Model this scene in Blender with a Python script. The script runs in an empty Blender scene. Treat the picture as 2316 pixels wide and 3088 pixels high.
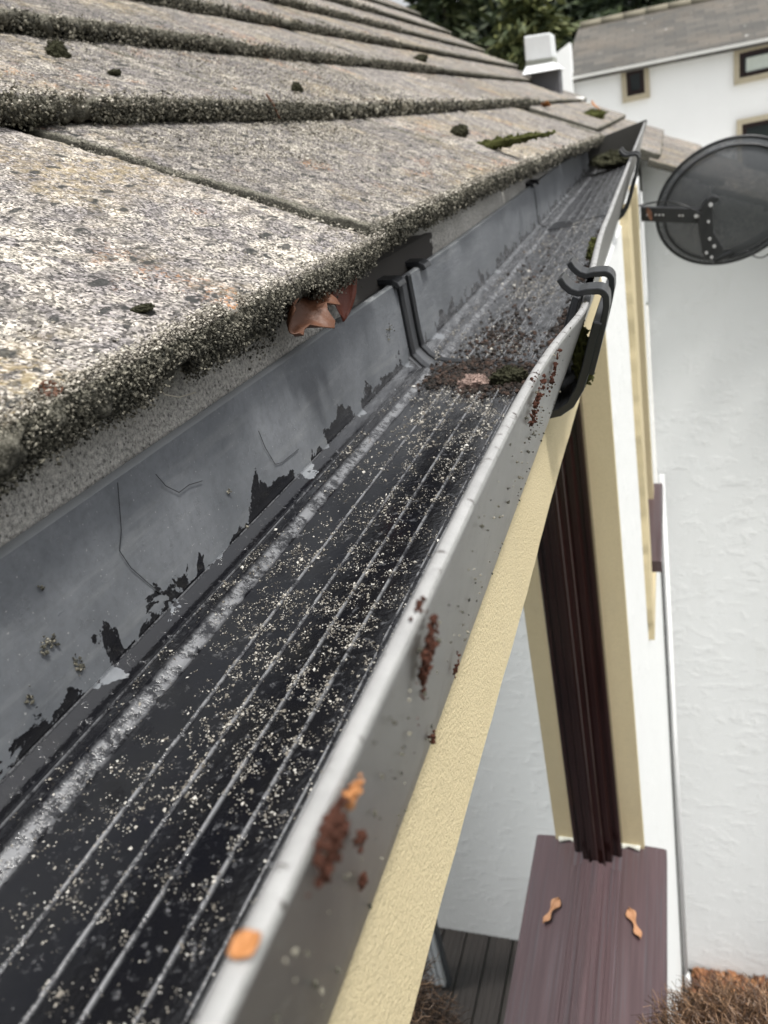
import bpy, math, random
import numpy as np
from mathutils import Vector, Matrix

SC = bpy.context.scene
COL = SC.collection
random.seed(7)
RNG = np.random.default_rng(11)

# ------------------------------------------------------------------ camera
ZC = 2.85                       # lens height above the deck
IW, IH, F = 2316.0, 3088.0, 2330.0
_vg = np.array([2012 - IW/2, 290 - IH/2, F])
_nr = 1112/5156
_ny = -F*F/(_vg[0]*_nr + _vg[1])
_n = np.array([_nr*_ny, _ny, F])
_gv = _vg/np.linalg.norm(_vg); _dv = _n/np.linalg.norm(_n); _ov = np.cross(_dv, _gv)
R = np.array([_ov, _gv, -_dv])  # rows: world X (out from wall), Y (along the eaves), Z (up)
cam = bpy.data.cameras.new('camera'); camo = bpy.data.objects.new('camera', cam); COL.objects.link(camo)
M = Matrix([list(map(float, (R[i, 0], -R[i, 1], -R[i, 2], 0))) for i in range(3)] + [[0, 0, 0, 1]])
M[2][3] = ZC
camo.matrix_world = M
cam.sensor_fit = 'VERTICAL'; cam.sensor_height = 36; cam.sensor_width = 27; cam.lens = 36*F/IH
cam.clip_start = 0.01; cam.clip_end = 400
cam.dof.use_dof = True; cam.dof.focus_distance = 0.27; cam.dof.aperture_fstop = 21
SC.camera = camo

# ------------------------------------------------------------------ light
SUN_EL, SUN_AZ = math.radians(66), math.radians(112)   # azimuth clockwise from +Y (the way the camera looks)
w = bpy.data.worlds.new('World'); SC.world = w; w.use_nodes = True
nt = w.node_tree; nt.nodes.clear()
sky = nt.nodes.new('ShaderNodeTexSky'); sky.sky_type = 'NISHITA'; sky.sun_disc = False
sky.sun_elevation = SUN_EL; sky.sun_rotation = SUN_AZ; sky.air_density = 1.0; sky.dust_density = 4.0; sky.ozone_density = 1.0
hs = nt.nodes.new('ShaderNodeHueSaturation'); hs.inputs['Saturation'].default_value = 0.14
bg = nt.nodes.new('ShaderNodeBackground'); bg.inputs['Strength'].default_value = 0.14
wo = nt.nodes.new('ShaderNodeOutputWorld')
nt.links.new(sky.outputs[0], hs.inputs['Color']); nt.links.new(hs.outputs[0], bg.inputs[0]); nt.links.new(bg.outputs[0], wo.inputs[0])
sl = bpy.data.lights.new('sun', 'SUN'); sl.energy = 2.6; sl.angle = math.radians(8); sl.color = (1, .97, .92)
so = bpy.data.objects.new('sun', sl); COL.objects.link(so)
sd = Vector((math.sin(SUN_AZ)*math.cos(SUN_EL), math.cos(SUN_AZ)*math.cos(SUN_EL), math.sin(SUN_EL)))
so.rotation_euler = sd.to_track_quat('Z', 'Y').to_euler()
SC.view_settings.view_transform = 'Standard'; SC.view_settings.look = 'None'
SC.view_settings.exposure = 0.5; SC.view_settings.gamma = 1

# ------------------------------------------------------------------ back-projection: pixel of the photo -> point on a real plane
def _ray(x, y): return R @ np.array([x - IW/2, y - IH/2, F])
def at_o(x, y, o): r = _ray(x, y); t = o/r[0]; return (o, r[1]*t, ZC + r[2]*t)
def at_g(x, y, g): r = _ray(x, y); t = g/r[1]; return (r[0]*t, g, ZC + r[2]*t)
def at_z(x, y, z): r = _ray(x, y); t = z/r[2]; return (r[0]*t, r[1]*t, ZC + z)

# ------------------------------------------------------------------ numpy noise
def _hash(i, j, k):
    h = (i*374761393 + j*668265263 + k*2147483647*3 + 1274126177) & 0xFFFFFFFF
    h = ((h ^ (h >> 13))*1274126177) & 0xFFFFFFFF
    h = ((h ^ (h >> 16))*2246822519) & 0xFFFFFFFF
    return ((h ^ (h >> 15)) & 0xFFFFFF)/float(0xFFFFFF)
def vnoise(p):
    pi = np.floor(p).astype(np.int64); f = p - pi; f = f*f*(3 - 2*f)
    i, j, k = pi[:, 0], pi[:, 1], pi[:, 2]; fx, fy, fz = f[:, 0], f[:, 1], f[:, 2]
    r = 0
    for a in (0, 1):
        for b in (0, 1):
            for c in (0, 1):
                r = r + _hash(i+a, j+b, k+c)*(fx if a else 1-fx)*(fy if b else 1-fy)*(fz if c else 1-fz)
    return r*2 - 1
def fbm(p, sc, octv=3, off=0):
    r = 0; a = 1; s = 0
    for _ in range(octv):
        r = r + a*vnoise(p*sc + off); s += a; a *= .5; sc *= 2.03; off += 17.3
    return r/s

# ------------------------------------------------------------------ mesh helpers
def mesh_np(name, V, Fc, mat, parent=None, smooth=False, attrs=None):
    me = bpy.data.meshes.new(name)
    V = np.asarray(V, dtype=np.float32)
    if isinstance(Fc, np.ndarray):
        n, k = Fc.shape
        me.vertices.add(len(V)); me.vertices.foreach_set('co', V.ravel())
        me.loops.add(n*k); me.loops.foreach_set('vertex_index', Fc.astype(np.int32).ravel())
        me.polygons.add(n); me.polygons.foreach_set('loop_start', np.arange(0, n*k, k, dtype=np.int32))
        me.polygons.foreach_set('loop_total', np.full(n, k, dtype=np.int32))
        me.update(calc_edges=True); me.validate()
    else:
        me.from_pydata([tuple(map(float, v)) for v in V], [], [tuple(f) for f in Fc]); me.update()
    me.polygons.foreach_set('use_smooth', np.full(len(me.polygons), bool(smooth)))
    for k_, a in (attrs or {}).items():
        at = me.attributes.new(k_, 'FLOAT', 'POINT'); at.data.foreach_set('value', np.asarray(a, dtype=np.float32))
    ms = mat if isinstance(mat, (list, tuple)) else [mat]
    for m in ms: me.materials.append(m)
    o = bpy.data.objects.new(name, me); COL.objects.link(o)
    if parent is not None: o.parent = parent; o.matrix_parent_inverse = parent.matrix_world.inverted() if False else Matrix.Translation(-parent.location)
    return o
def tag(o, label=None, cat=None, group=None, kind=None):
    if label: o['label'] = label
    if cat: o['category'] = cat
    if group: o['group'] = group
    if kind: o['kind'] = kind
    return o
def empty(name, loc, label=None, cat=None, group=None):
    e = bpy.data.objects.new(name, None); COL.objects.link(e); e.location = loc; e.empty_display_size = .05
    return tag(e, label, cat, group)
class MB:
    """collects simple shapes into one mesh; coordinates are world coordinates with z relative to the lens"""
    def __init__(s): s.v = []; s.f = []
    def box(s, x0, x1, y0, y1, z0, z1, bev=0):
        b = len(s.v)
        if bev:
            e = bev
            for (zz, d) in ((z0, e), (z0+e, 0), (z1-e, 0), (z1, e)):
                for (x, y) in ((x0+d, y0+d), (x1-d, y0+d), (x1-d, y1-d), (x0+d, y1-d)): s.v.append((x, y, zz))
            s.f.append((b+3, b+2, b+1, b))
            for L in range(3):
                for k in range(4): s.f.append((b+4*L+k, b+4*L+(k+1) % 4, b+4*L+4+(k+1) % 4, b+4*L+4+k))
            s.f.append((b+12, b+13, b+14, b+15)); return s
        for z in (z0, z1):
            for (x, y) in ((x0, y0), (x1, y0), (x1, y1), (x0, y1)): s.v.append((x, y, z))
        s.f += [(b+3, b+2, b+1, b), (b+4, b+5, b+6, b+7)] + [(b+k, b+(k+1) % 4, b+4+(k+1) % 4, b+4+k) for k in range(4)]
        return s
    def prism(s, poly, axis, a, b_):
        """polygon in the plane across `axis`, extruded from a to b_"""
        n = len(poly); b = len(s.v)
        for t in (a, b_):
            for (p, q) in poly:
                s.v.append({'x': (t, p, q), 'y': (p, t, q), 'z': (p, q, t)}[axis])
        s.f.append(tuple(b+k for k in range(n))); s.f.append(tuple(b+n+k for k in reversed(range(n))))
        for k in range(n): s.f.append((b+k, b+n+k, b+n+(k+1) % n, b+(k+1) % n))
        return s
    def tube(s, pts, rad, n=10, caps=True):
        pts = [Vector(p) for p in pts]; b = len(s.v)
        rr = rad if isinstance(rad, (list, tuple)) else [rad]*len(pts)
        up = None
        for i, p in enumerate(pts):
            t = (pts[min(i+1, len(pts)-1)] - pts[max(i-1, 0)]).normalized()
            if up is None: up = t.orthogonal().normalized()
            up = (up - t*up.dot(t)).normalized(); sd_ = t.cross(up)
            for k in range(n):
                a = 2*math.pi*k/n; q = p + (up*math.cos(a) + sd_*math.sin(a))*rr[i]; s.v.append(tuple(q))
        for i in range(len(pts)-1):
            for k in range(n): s.f.append((b+i*n+k, b+i*n+(k+1) % n, b+(i+1)*n+(k+1) % n, b+(i+1)*n+k))
        if caps: s.f.append(tuple(b+k for k in reversed(range(n)))); s.f.append(tuple(b+(len(pts)-1)*n+k for k in range(n)))
        return s
    def build(s, name, mat, parent=None, smooth=False, bevel=0):
        o = mesh_np(name, [(x, y, z+ZC) for x, y, z in s.v], s.f, mat, parent, smooth)
        if bevel:
            m = o.modifiers.new('b', 'BEVEL'); m.width = bevel; m.segments = 2; m.limit_method = 'ANGLE'
        return o

def grid_faces(nu, nv, off=0):
    i = np.arange(nu-1)[:, None]*nv + np.arange(nv-1)[None, :]
    i = i.ravel() + off
    return np.stack([i, i+1, i+nv+1, i+nv], 1)

ICO_V = np.array([(0, 0, 1), (.894, 0, .447), (.276, .851, .447), (-.724, .526, .447), (-.724, -.526, .447), (.276, -.851, .447),
                  (.724, .526, -.447), (-.276, .851, -.447), (-.894, 0, -.447), (-.276, -.851, -.447), (.724, -.526, -.447), (0, 0, -1)])
ICO_F = np.array([(0,1,2),(0,2,3),(0,3,4),(0,4,5),(0,5,1),(1,6,2),(2,7,3),(3,8,4),(4,9,5),(5,10,1),(6,7,2),(7,8,3),(8,9,4),(9,10,5),(10,6,1),(11,7,6),(11,8,7),(11,9,8),(11,10,9),(11,6,10)])
OCT_V = np.array([(1, 0, 0), (-1, 0, 0), (0, 1, 0), (0, -1, 0), (0, 0, 1), (0, 0, -1)], dtype=float)
OCT_F = np.array([(0,2,4),(2,1,4),(1,3,4),(3,0,4),(2,0,5),(1,2,5),(3,1,5),(0,3,5)])
def rand_rot(n):
    q = RNG.normal(size=(n, 4)); q /= np.linalg.norm(q, axis=1)[:, None]; a, b, c, d = q.T
    return np.stack([np.stack([1-2*(c*c+d*d), 2*(b*c-a*d), 2*(b*d+a*c)], -1), np.stack([2*(b*c+a*d), 1-2*(b*b+d*d), 2*(c*d-a*b)], -1),
                     np.stack([2*(b*d-a*c), 2*(c*d+a*b), 1-2*(b*b+c*c)], -1)], 1)
def grains(P, size, flat=None, base=(OCT_V, OCT_F), jit=.5):
    """many tiny irregular stones; P Nx3, size N"""
    bv, bf = base; n = len(P); k = len(bv)
    V = bv[None]*(1 + RNG.uniform(-jit, jit, (n, k, 3)))*(size[:, None, None])*RNG.uniform(.6, 1.3, (n, 1, 3))
    V = np.einsum('nij,nkj->nki', rand_rot(n), V)
    if flat is not None: V[..., 2] *= flat
    V = V + P[:, None, :]
    Fc = (bf[None] + (np.arange(n)*k)[:, None, None]).reshape(-1, 3)
    return V.reshape(-1, 3), Fc

# ------------------------------------------------------------------ material helpers
class MT:
    def __init__(s, name):
        s.m = bpy.data.materials.new(name); s.m.use_nodes = True; s.t = s.m.node_tree; s.n = s.t.nodes
        s.p = s.n['Principled BSDF']; s.out = s.n['Material Output']; s._c = None
    def node(s, t, **kw):
        n = s.n.new(t)
        for k, v in kw.items(): setattr(n, k, v)
        return n
    def link(s, a, b): s.t.links.new(a, b); return s
    def coord(s):
        if s._c is None: s._c = s.node('ShaderNodeTexCoord').outputs['Object']
        return s._c
    def mapped(s, scale):
        mp = s.node('ShaderNodeMapping'); mp.inputs['Scale'].default_value = scale; s.link(s.coord(), mp.inputs[0]); return mp.outputs[0]
    def noise(s, scale, detail=4, rough=.55, vec=None, dist=0):
        n = s.node('ShaderNodeTexNoise'); n.inputs['Scale'].default_value = scale; n.inputs['Detail'].default_value = detail
        n.inputs['Roughness'].default_value = rough; n.inputs['Distortion'].default_value = dist
        s.link(vec or s.coord(), n.inputs['Vector']); return n.outputs['Fac']
    def voro(s, scale, out='Distance', feature='F1', vec=None):
        n = s.node('ShaderNodeTexVoronoi'); n.feature = feature; n.inputs['Scale'].default_value = scale
        s.link(vec or s.coord(), n.inputs['Vector']); return n.outputs[out]
    def ramp(s, fac, stops, interp='LINEAR'):
        r = s.node('ShaderNodeValToRGB'); r.color_ramp.interpolation = interp; e = r.color_ramp.elements
        while len(e) < len(stops): e.new(.5)
        for el, (p, c) in zip(e, stops):
            el.position = p; el.color = (c, c, c, 1) if isinstance(c, (int, float)) else (*c, 1)
        s.link(fac, r.inputs[0]); return r.outputs[0]
    def mix(s, fac, a, b, mode='MIX'):
        m = s.node('ShaderNodeMix', data_type='RGBA', blend_type=mode)
        for i, v in ((0, fac), (6, a), (7, b)):
            if isinstance(v, (int, float)): m.inputs[i].default_value = v if i == 0 else (v, v, v, 1)
            elif isinstance(v, tuple): m.inputs[i].default_value = (*v, 1)
            else: s.link(v, m.inputs[i])
        return m.outputs[2]
    def math(s, op, a, b=None, c=None, clamp=False):
        m = s.node('ShaderNodeMath', operation=op, use_clamp=clamp)
        for i, v in enumerate((a, b, c)):
            if v is None: continue
            if isinstance(v, (int, float)): m.inputs[i].default_value = v
            else: s.link(v, m.inputs[i])
        return m.outputs[0]
    def attr(s, name):
        n = s.node('ShaderNodeAttribute'); n.attribute_name = name; return n.outputs['Fac']
    def col(s, v):
        if isinstance(v, tuple): s.p.inputs['Base Color'].default_value = (*v, 1)
        else: s.link(v, s.p.inputs['Base Color'])
        return s
    def rough(s, v):
        if isinstance(v, (int, float)): s.p.inputs['Roughness'].default_value = v
        else: s.link(v, s.p.inputs['Roughness'])
        return s
    def bump(s, h, strength=.5, dist=.001):
        b = s.node('ShaderNodeBump'); b.inputs['Strength'].default_value = strength; b.inputs['Distance'].default_value = dist
        if getattr(s, '_b', None): s.link(s._b, b.inputs['Normal'])
        s.link(h, b.inputs['Height']); s._b = b.outputs[0]; s.link(s._b, s.p.inputs['Normal']); return s
    def spec(s, v): s.p.inputs['Specular IOR Level'].default_value = v; return s
    def metal(s, v): s.p.inputs['Metallic'].default_value = v; return s

# --- weathered concrete tile
def mat_tile():
    m = MT('weathered concrete tile')
    big = m.noise(14, 4, .6); mid = m.noise(70, 4, .6, dist=.6); fine = m.noise(900, 4, .75)
    cell = m.voro(1050, 'Color'); sep = m.node('ShaderNodeSeparateColor'); m.link(cell, sep.inputs[0])
    base = m.mix(m.ramp(big, [(.35, 0), (.65, 1)]), (.40, .365, .33), (.62, .57, .49))
    base = m.mix(m.ramp(mid, [(.4, 0), (.62, 1)]), base, (.27, .25, .245))
    g = m.ramp(sep.outputs[0], [(0, .15), (.28, .5), (.6, 1.05), (1, 1.75)])
    base = m.mix(1.0, base, g, 'MULTIPLY')
    g2 = m.ramp(fine, [(.33, .3), (.5, 1.05), (.72, 1.6)])
    base = m.mix(1.0, base, g2, 'MULTIPLY')
    bl = m.math('MULTIPLY', m.ramp(m.noise(110, 5, .75, m.mapped((1.3, .55, 1.3)), .5), [(.47, 0), (.54, 1)]), m.ramp(m.noise(18, 3, .6), [(.35, .25), (.6, 1)]))
    base = m.mix(m.math('MULTIPLY', bl, .6), base, (.095, .088, .082))
    tn = m.node('ShaderNodeCombineColor'); ta = m.attr('tone')
    for i in range(3): m.link(ta, tn.inputs[i])
    base = m.mix(1.0, base, tn.outputs[0], 'MULTIPLY')
    # yellow and orange lichen in patches
    l1 = m.math('MULTIPLY', m.ramp(m.noise(9, 5, .65), [(.50, 0), (.64, 1)]), m.ramp(m.noise(260, 3, .7), [(.42, 0), (.58, 1)]))
    base = m.mix(m.math('MULTIPLY', l1, .35), base, (.62, .47, .22))
    l2 = m.math('MULTIPLY', m.ramp(m.noise(13, 4, .6, m.mapped((1.1, .9, 1.3))), [(.60, 0), (.68, 1)]), m.ramp(m.noise(420, 3, .7), [(.52, 0), (.6, 1)]))
    base = m.mix(m.math('MULTIPLY', l2, .7), base, (.55, .25, .09))
    # dark pits and black lichen, elongated along the tile
    wv = m.noise(60, 3, .6)
    va = m.node('ShaderNodeVectorMath', operation='ADD'); m.link(m.mapped((1.0, .55, 1.0)), va.inputs[0])
    cm = m.node('ShaderNodeCombineXYZ'); sc_ = m.math('MULTIPLY', wv, .02)
    for i in range(3): m.link(sc_, cm.inputs[i])
    m.link(cm.outputs[0], va.inputs[1])
    p1 = m.ramp(m.voro(110, vec=va.outputs[0]), [(.20, 1), (.30, 0)]); sel = m.ramp(m.noise(60, 2), [(.46, 0), (.50, 1)])
    p2 = m.ramp(m.voro(230, vec=va.outputs[0]), [(.16, 1), (.3, 0)]); sel2 = m.ramp(m.noise(80, 2), [(.42, 0), (.56, 1)])
    pit = m.math('MAXIMUM', m.math('MULTIPLY', p1, sel), m.math('MULTIPLY', m.math('MULTIPLY', p2, sel2), .8))
    base = m.mix(m.math('MULTIPLY', pit, .9), base, (.045, .047, .045))
    # mossy crust on the noses
    cr = m.attr('crust')
    crn = m.math('ADD', cr, m.math('MULTIPLY', m.math('SUBTRACT', m.noise(220, 4, .7), .5), .9))
    fm = m.node('ShaderNodeMath', operation='ADD'); m.link(m.noise(1100, 3, .7), fm.inputs[0]); m.link(m.noise(1500, 3, .8), fm.inputs[1])
    dark = m.mix(m.ramp(m.math('MULTIPLY', fm.outputs[0], .6), [(.5, 0), (.72, 1)]), m.mix(m.noise(160, 3), (.022, .022, .018), (.085, .08, .058)), (.30, .285, .235))
    base = m.mix(m.ramp(crn, [(.35, 0), (.62, 1)]), base, dark)
    base = m.mix(m.ramp(crn, [(.80, 0), (1.0, .75)]), base, (.022, .021, .017))
    m.col(base).rough(.95).spec(.25)
    m.bump(m.noise(600, 5, .8), .9, .0011)
    m.bump(sep.outputs[2], .6, .0007)
    m.bump(m.math('SUBTRACT', 1, pit), .7, .0012)
    return m.m
TILE = mat_tile()
def mat_grit(name, a, b, c, rough=.9):
    m = MT(name); n = m.node('ShaderNodeNewGeometry').outputs['Random Per Island']
    m.col(m.ramp(n, [(0, a), (.55, b), (1, c)])).rough(rough); return m.m
CRUST = mat_grit('crust grit', (.018, .018, .014), (.088, .083, .062), (.30, .28, .225))
LITE = mat_grit('pale grit', (.06, .055, .045), (.30, .275, .23), (.62, .58, .50))
def mat_mortar():
    m = MT('bedding mortar')
    c = m.mix(m.noise(30, 4, .6), (.40, .38, .34), (.74, .72, .67)); g = m.ramp(m.noise(700, 4, .8), [(.35, .35), (.55, 1), (.7, 1.35)])
    c = m.mix(1, c, g, 'MULTIPLY')
    pit = m.ramp(m.voro(420), [(.12, 1), (.22, 0)]); c = m.mix(m.math('MULTIPLY', pit, .7), c, (.04, .04, .035))
    m.col(c).rough(.95).bump(m.noise(500, 4, .8), 1, .0012); return m.m
MORTAR = mat_mortar()
def mat_gutter():
    m = MT('grey black gutter plastic')
    sp = m.attr('sp')            # distance round the profile from the back rim, metres
    silt = m.attr('silt')        # silt on the ribs, with sky highlight painted on ribs and bevel
    haze = m.noise(22, 5, .65); sc = m.noise(140, 5, .7, m.mapped((1, .12, 1)))
    dry = m.mix(m.ramp(haze, [(.3, 0), (.7, 1)]), (.12, .13, .142), (.21, .222, .238))
    dry = m.mix(m.math('MULTIPLY', m.ramp(m.noise(330, 5, .75), [(.45, 0), (.65, 1)]), .35), dry, (.09, .095, .10))
    dry = m.mix(m.math('MULTIPLY', m.ramp(sc, [(.52, 0), (.7, 1)]), .35), dry, (.30, .31, .31))
    sm = m.math('MULTIPLY', m.ramp(m.noise(900, 2, .5), [(.70, 0), (.74, 1)]), .6); dry = m.mix(sm, dry, (.5, .5, .48))
    # tide line of the wet
    y = m.node('ShaderNodeSeparateXYZ'); m.link(m.coord(), y.inputs[0])
    edge = m.math('ADD', .0405, m.math('MULTIPLY', m.math('SUBTRACT', m.noise(60, 5, .62, m.mapped((1, .8, 1)), .3), .5), .070))
    wet = m.ramp(m.math('MULTIPLY', m.math('SUBTRACT', sp, edge), 400), [(.3, 0), (.7, 1)])
    out = m.math('GREATER_THAN', sp, .152); wet = m.math('MULTIPLY', wet, m.math('SUBTRACT', 1, out))
    # dried silt film, thicker on ribs and towards the joint, with painted sky highlight
    far = m.ramp(m.math('MULTIPLY', y.outputs[1], 1.0), [(.28, 0), (.48, 1)])
    f1 = m.ramp(m.noise(420, 5, .75), [(.56, 0), (.62, 1)]); f2 = m.ramp(m.noise(170, 5, .7), [(.50, 0), (.60, 1)])
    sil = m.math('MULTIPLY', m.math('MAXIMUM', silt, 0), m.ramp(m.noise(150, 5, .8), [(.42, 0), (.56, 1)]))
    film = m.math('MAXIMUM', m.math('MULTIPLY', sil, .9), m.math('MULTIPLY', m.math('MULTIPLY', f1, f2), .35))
    film = m.math('MAXIMUM', film, m.math('MULTIPLY', m.math('MULTIPLY', far, m.ramp(m.noise(300, 4, .8, m.mapped((1, .2, 1))), [(.36, 0), (.70, 1)])), .75))
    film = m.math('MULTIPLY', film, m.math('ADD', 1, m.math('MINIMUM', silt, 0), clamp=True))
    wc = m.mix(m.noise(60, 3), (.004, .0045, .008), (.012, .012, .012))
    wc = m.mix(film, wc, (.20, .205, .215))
    c = m.mix(wet, dry, wc)
    # outer face: cleaner light grey bloom
    oc = m.mix(m.noise(40, 4, .6), (.085, .083, .08), (.15, .147, .142)); oc = m.mix(m.math('MULTIPLY', far, .6), oc, (.23, .225, .215)); oc = m.mix(m.math('MULTIPLY', m.ramp(m.noise(35, 5, .7, m.mapped((1, 1, .3))), [(.52, 0), (.7, 1)]), .5), oc, (.05, .045, .04)); c = m.mix(out, c, oc)
    m.col(c)
    rw = m.mix(film, .08, .45); rd = m.mix(haze, .26, .42); m.rough(m.mix(wet, rd, rw))
    m.p.inputs['Specular IOR Level'].default_value = .9
    m.bump(m.math('MULTIPLY', m.noise(500, 3, .6), wet), .18, .0005); m.bump(film, .5, .0005)
    return m.m
GUTTER = mat_gutter()
RIM = None
def simple(name, col, rough=.5, bump=None, var=.15, scale=20, spec=.5):
    m = MT(name); a = tuple(x*(1-var) for x in col); b = tuple(min(1, x*(1+var)) for x in col)
    m.col(m.mix(m.noise(scale, 5, .6), a, b)).rough(rough).spec(spec)
    if bump: m.bump(m.noise(bump[0], 4, .7), bump[1], bump[2])
    return m.m
def mat_lip():
    m = MT('worn gutter lip with sky glint'); c = m.mix(m.noise(90, 5, .7), (.20, .20, .20), (.44, .44, .43))  # pale tone holds the sky highlight besides dust and nicks
    c = m.mix(m.ramp(m.noise(330, 4, .7, m.mapped((.4, 1, .4))), [(.60, 0), (.66, 1)]), c, (.045, .035, .03))
    m.col(c).rough(.45).bump(m.noise(300, 4, .7), .6, .0006); return m.m
LIP = mat_lip()
RIM = simple('gutter rim', (.22, .23, .235), .5, (300, .4, .0004), .2, 60)
BLACK = simple('black bracket plastic', (.018, .019, .021), .28, (250, .25, .0004), .4, 40)
def mat_cream():
    m = MT('cream masonry paint')
    c = m.mix(m.noise(9, 4, .6), (.60, .50, .30), (.70, .60, .39)); c = m.mix(m.math('MULTIPLY', m.ramp(m.noise(5, 5, .7, m.mapped((1, 3, .5))), [(.55, 0), (.7, 1)]), .25), c, (.40, .35, .26))
    c = m.mix(m.math('MULTIPLY', m.ramp(m.noise(900, 3, .8), [(.5, 0), (.68, 1)]), .35), c, (.36, .30, .19))
    m.col(c).rough(.85).bump(m.noise(800, 3, .8), 1, .0010); return m.m
CREAM = mat_cream()
def mat_white(name, s1=60, amp=.003, tint=(.82, .83, .825)):
    m = MT(name); c = m.mix(m.noise(3, 5, .6), tuple(x*.93 for x in tint), tint)
    c = m.mix(m.math('MULTIPLY', m.ramp(m.noise(12, 6, .7, m.mapped((1, 1, .25))), [(.58, 0), (.75, 1)]), .12), c, (.5, .5, .45))
    m.col(c).rough(.8)
    m.bump(m.ramp(m.noise(26, 6, .62, m.mapped((.9, 1, 1.1)), .3), [(.5, 0), (.74, 1)]), .45, amp); m.bump(m.noise(s1*4, 4, .7), .35, amp*.4); return m.m
WHITE = mat_white('white painted render')
FARWHITE = mat_white('far white render', 20, .004, (.90, .91, .91))
def mat_frame():
    m = MT('mahogany upvc foil'); c = m.mix(m.noise(160, 4, .6, m.mapped((1, 1, .04))), (.007, .003, .003), (.024, .008, .007)); m.col(c).rough(.22); return m.m
FRAME = mat_frame()
def mat_sill():
    m = MT('mahogany sill foil'); c = m.mix(m.noise(220, 4, .6, m.mapped((1, .03, 1))), (.028, .018, .020), (.115, .075, .08)); c = m.mix(m.ramp(m.noise(330, 3, .6, m.mapped((1, .015, 1))), [(.52, 0), (.64, .45)]), c, (.08, .085, .095)); m.col(c).rough(.30); return m.m
SILL = mat_sill()
def mat_glass():
    m = MT('double glazed window'); fr = m.node('ShaderNodeFresnel'); fr.inputs['IOR'].default_value = 1.55
    k = m.math('DIVIDE', m.math('MULTIPLY', fr.outputs[0], 4), m.math('ADD', 1, m.math('MULTIPLY', fr.outputs[0], 3)), clamp=True)
    gl = m.node('ShaderNodeBsdfGlossy'); gl.inputs['Roughness'].default_value = 0; gl.inputs['Color'].default_value = (.95, .97, .98, 1)
    m.col((.012, .013, .014)).rough(.3).spec(0); mx = m.node('ShaderNodeMixShader'); m.link(k, mx.inputs[0]); m.link(m.p.outputs[0], mx.inputs[1]); m.link(gl.outputs[0], mx.inputs[2]); m.link(mx.outputs[0], m.out.inputs[0]); return m.m
GLASS = mat_glass()
DARK = simple('dark interior', (.02, .02, .02), .9)
MOSS = simple('dark moss', (.045, .045, .028), 1, (400, 1, .002), .6, 200, .1)
GREENMOSS = simple('olive moss', (.075, .08, .028), 1, (400, 1, .002), .6, 150, .1)
LEAF = simple('dry brown leaf', (.11, .045, .022), .55, (120, .6, .001), .5, 50)
PALELEAF = simple('tan winged seed', (.36, .185, .095), .6, (120, .5, .001), .35, 60)
ORANGE = simple('orange leaf flake', (.42, .18, .06), .6, (120, .5, .001), .3, 60)
REDBITS = simple('red brown mulch', (.065, .026, .017), .9, (300, 1, .001), .7, 150, .2)

# ================================================================== BUNGALOW
house = empty('bungalow', (-.06, .9, 0), 'white and cream bungalow whose mossy tiled eaves and gutter fill the foreground', 'house')
OW = -.0615                      # outer face of the wall
Z_SILL, Z_HEAD = -.850, -.167
G1 = .735                        # far jamb of the near window
GW = 1.95                        # the wing wall that carries the dish
GZ = -ZC

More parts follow.
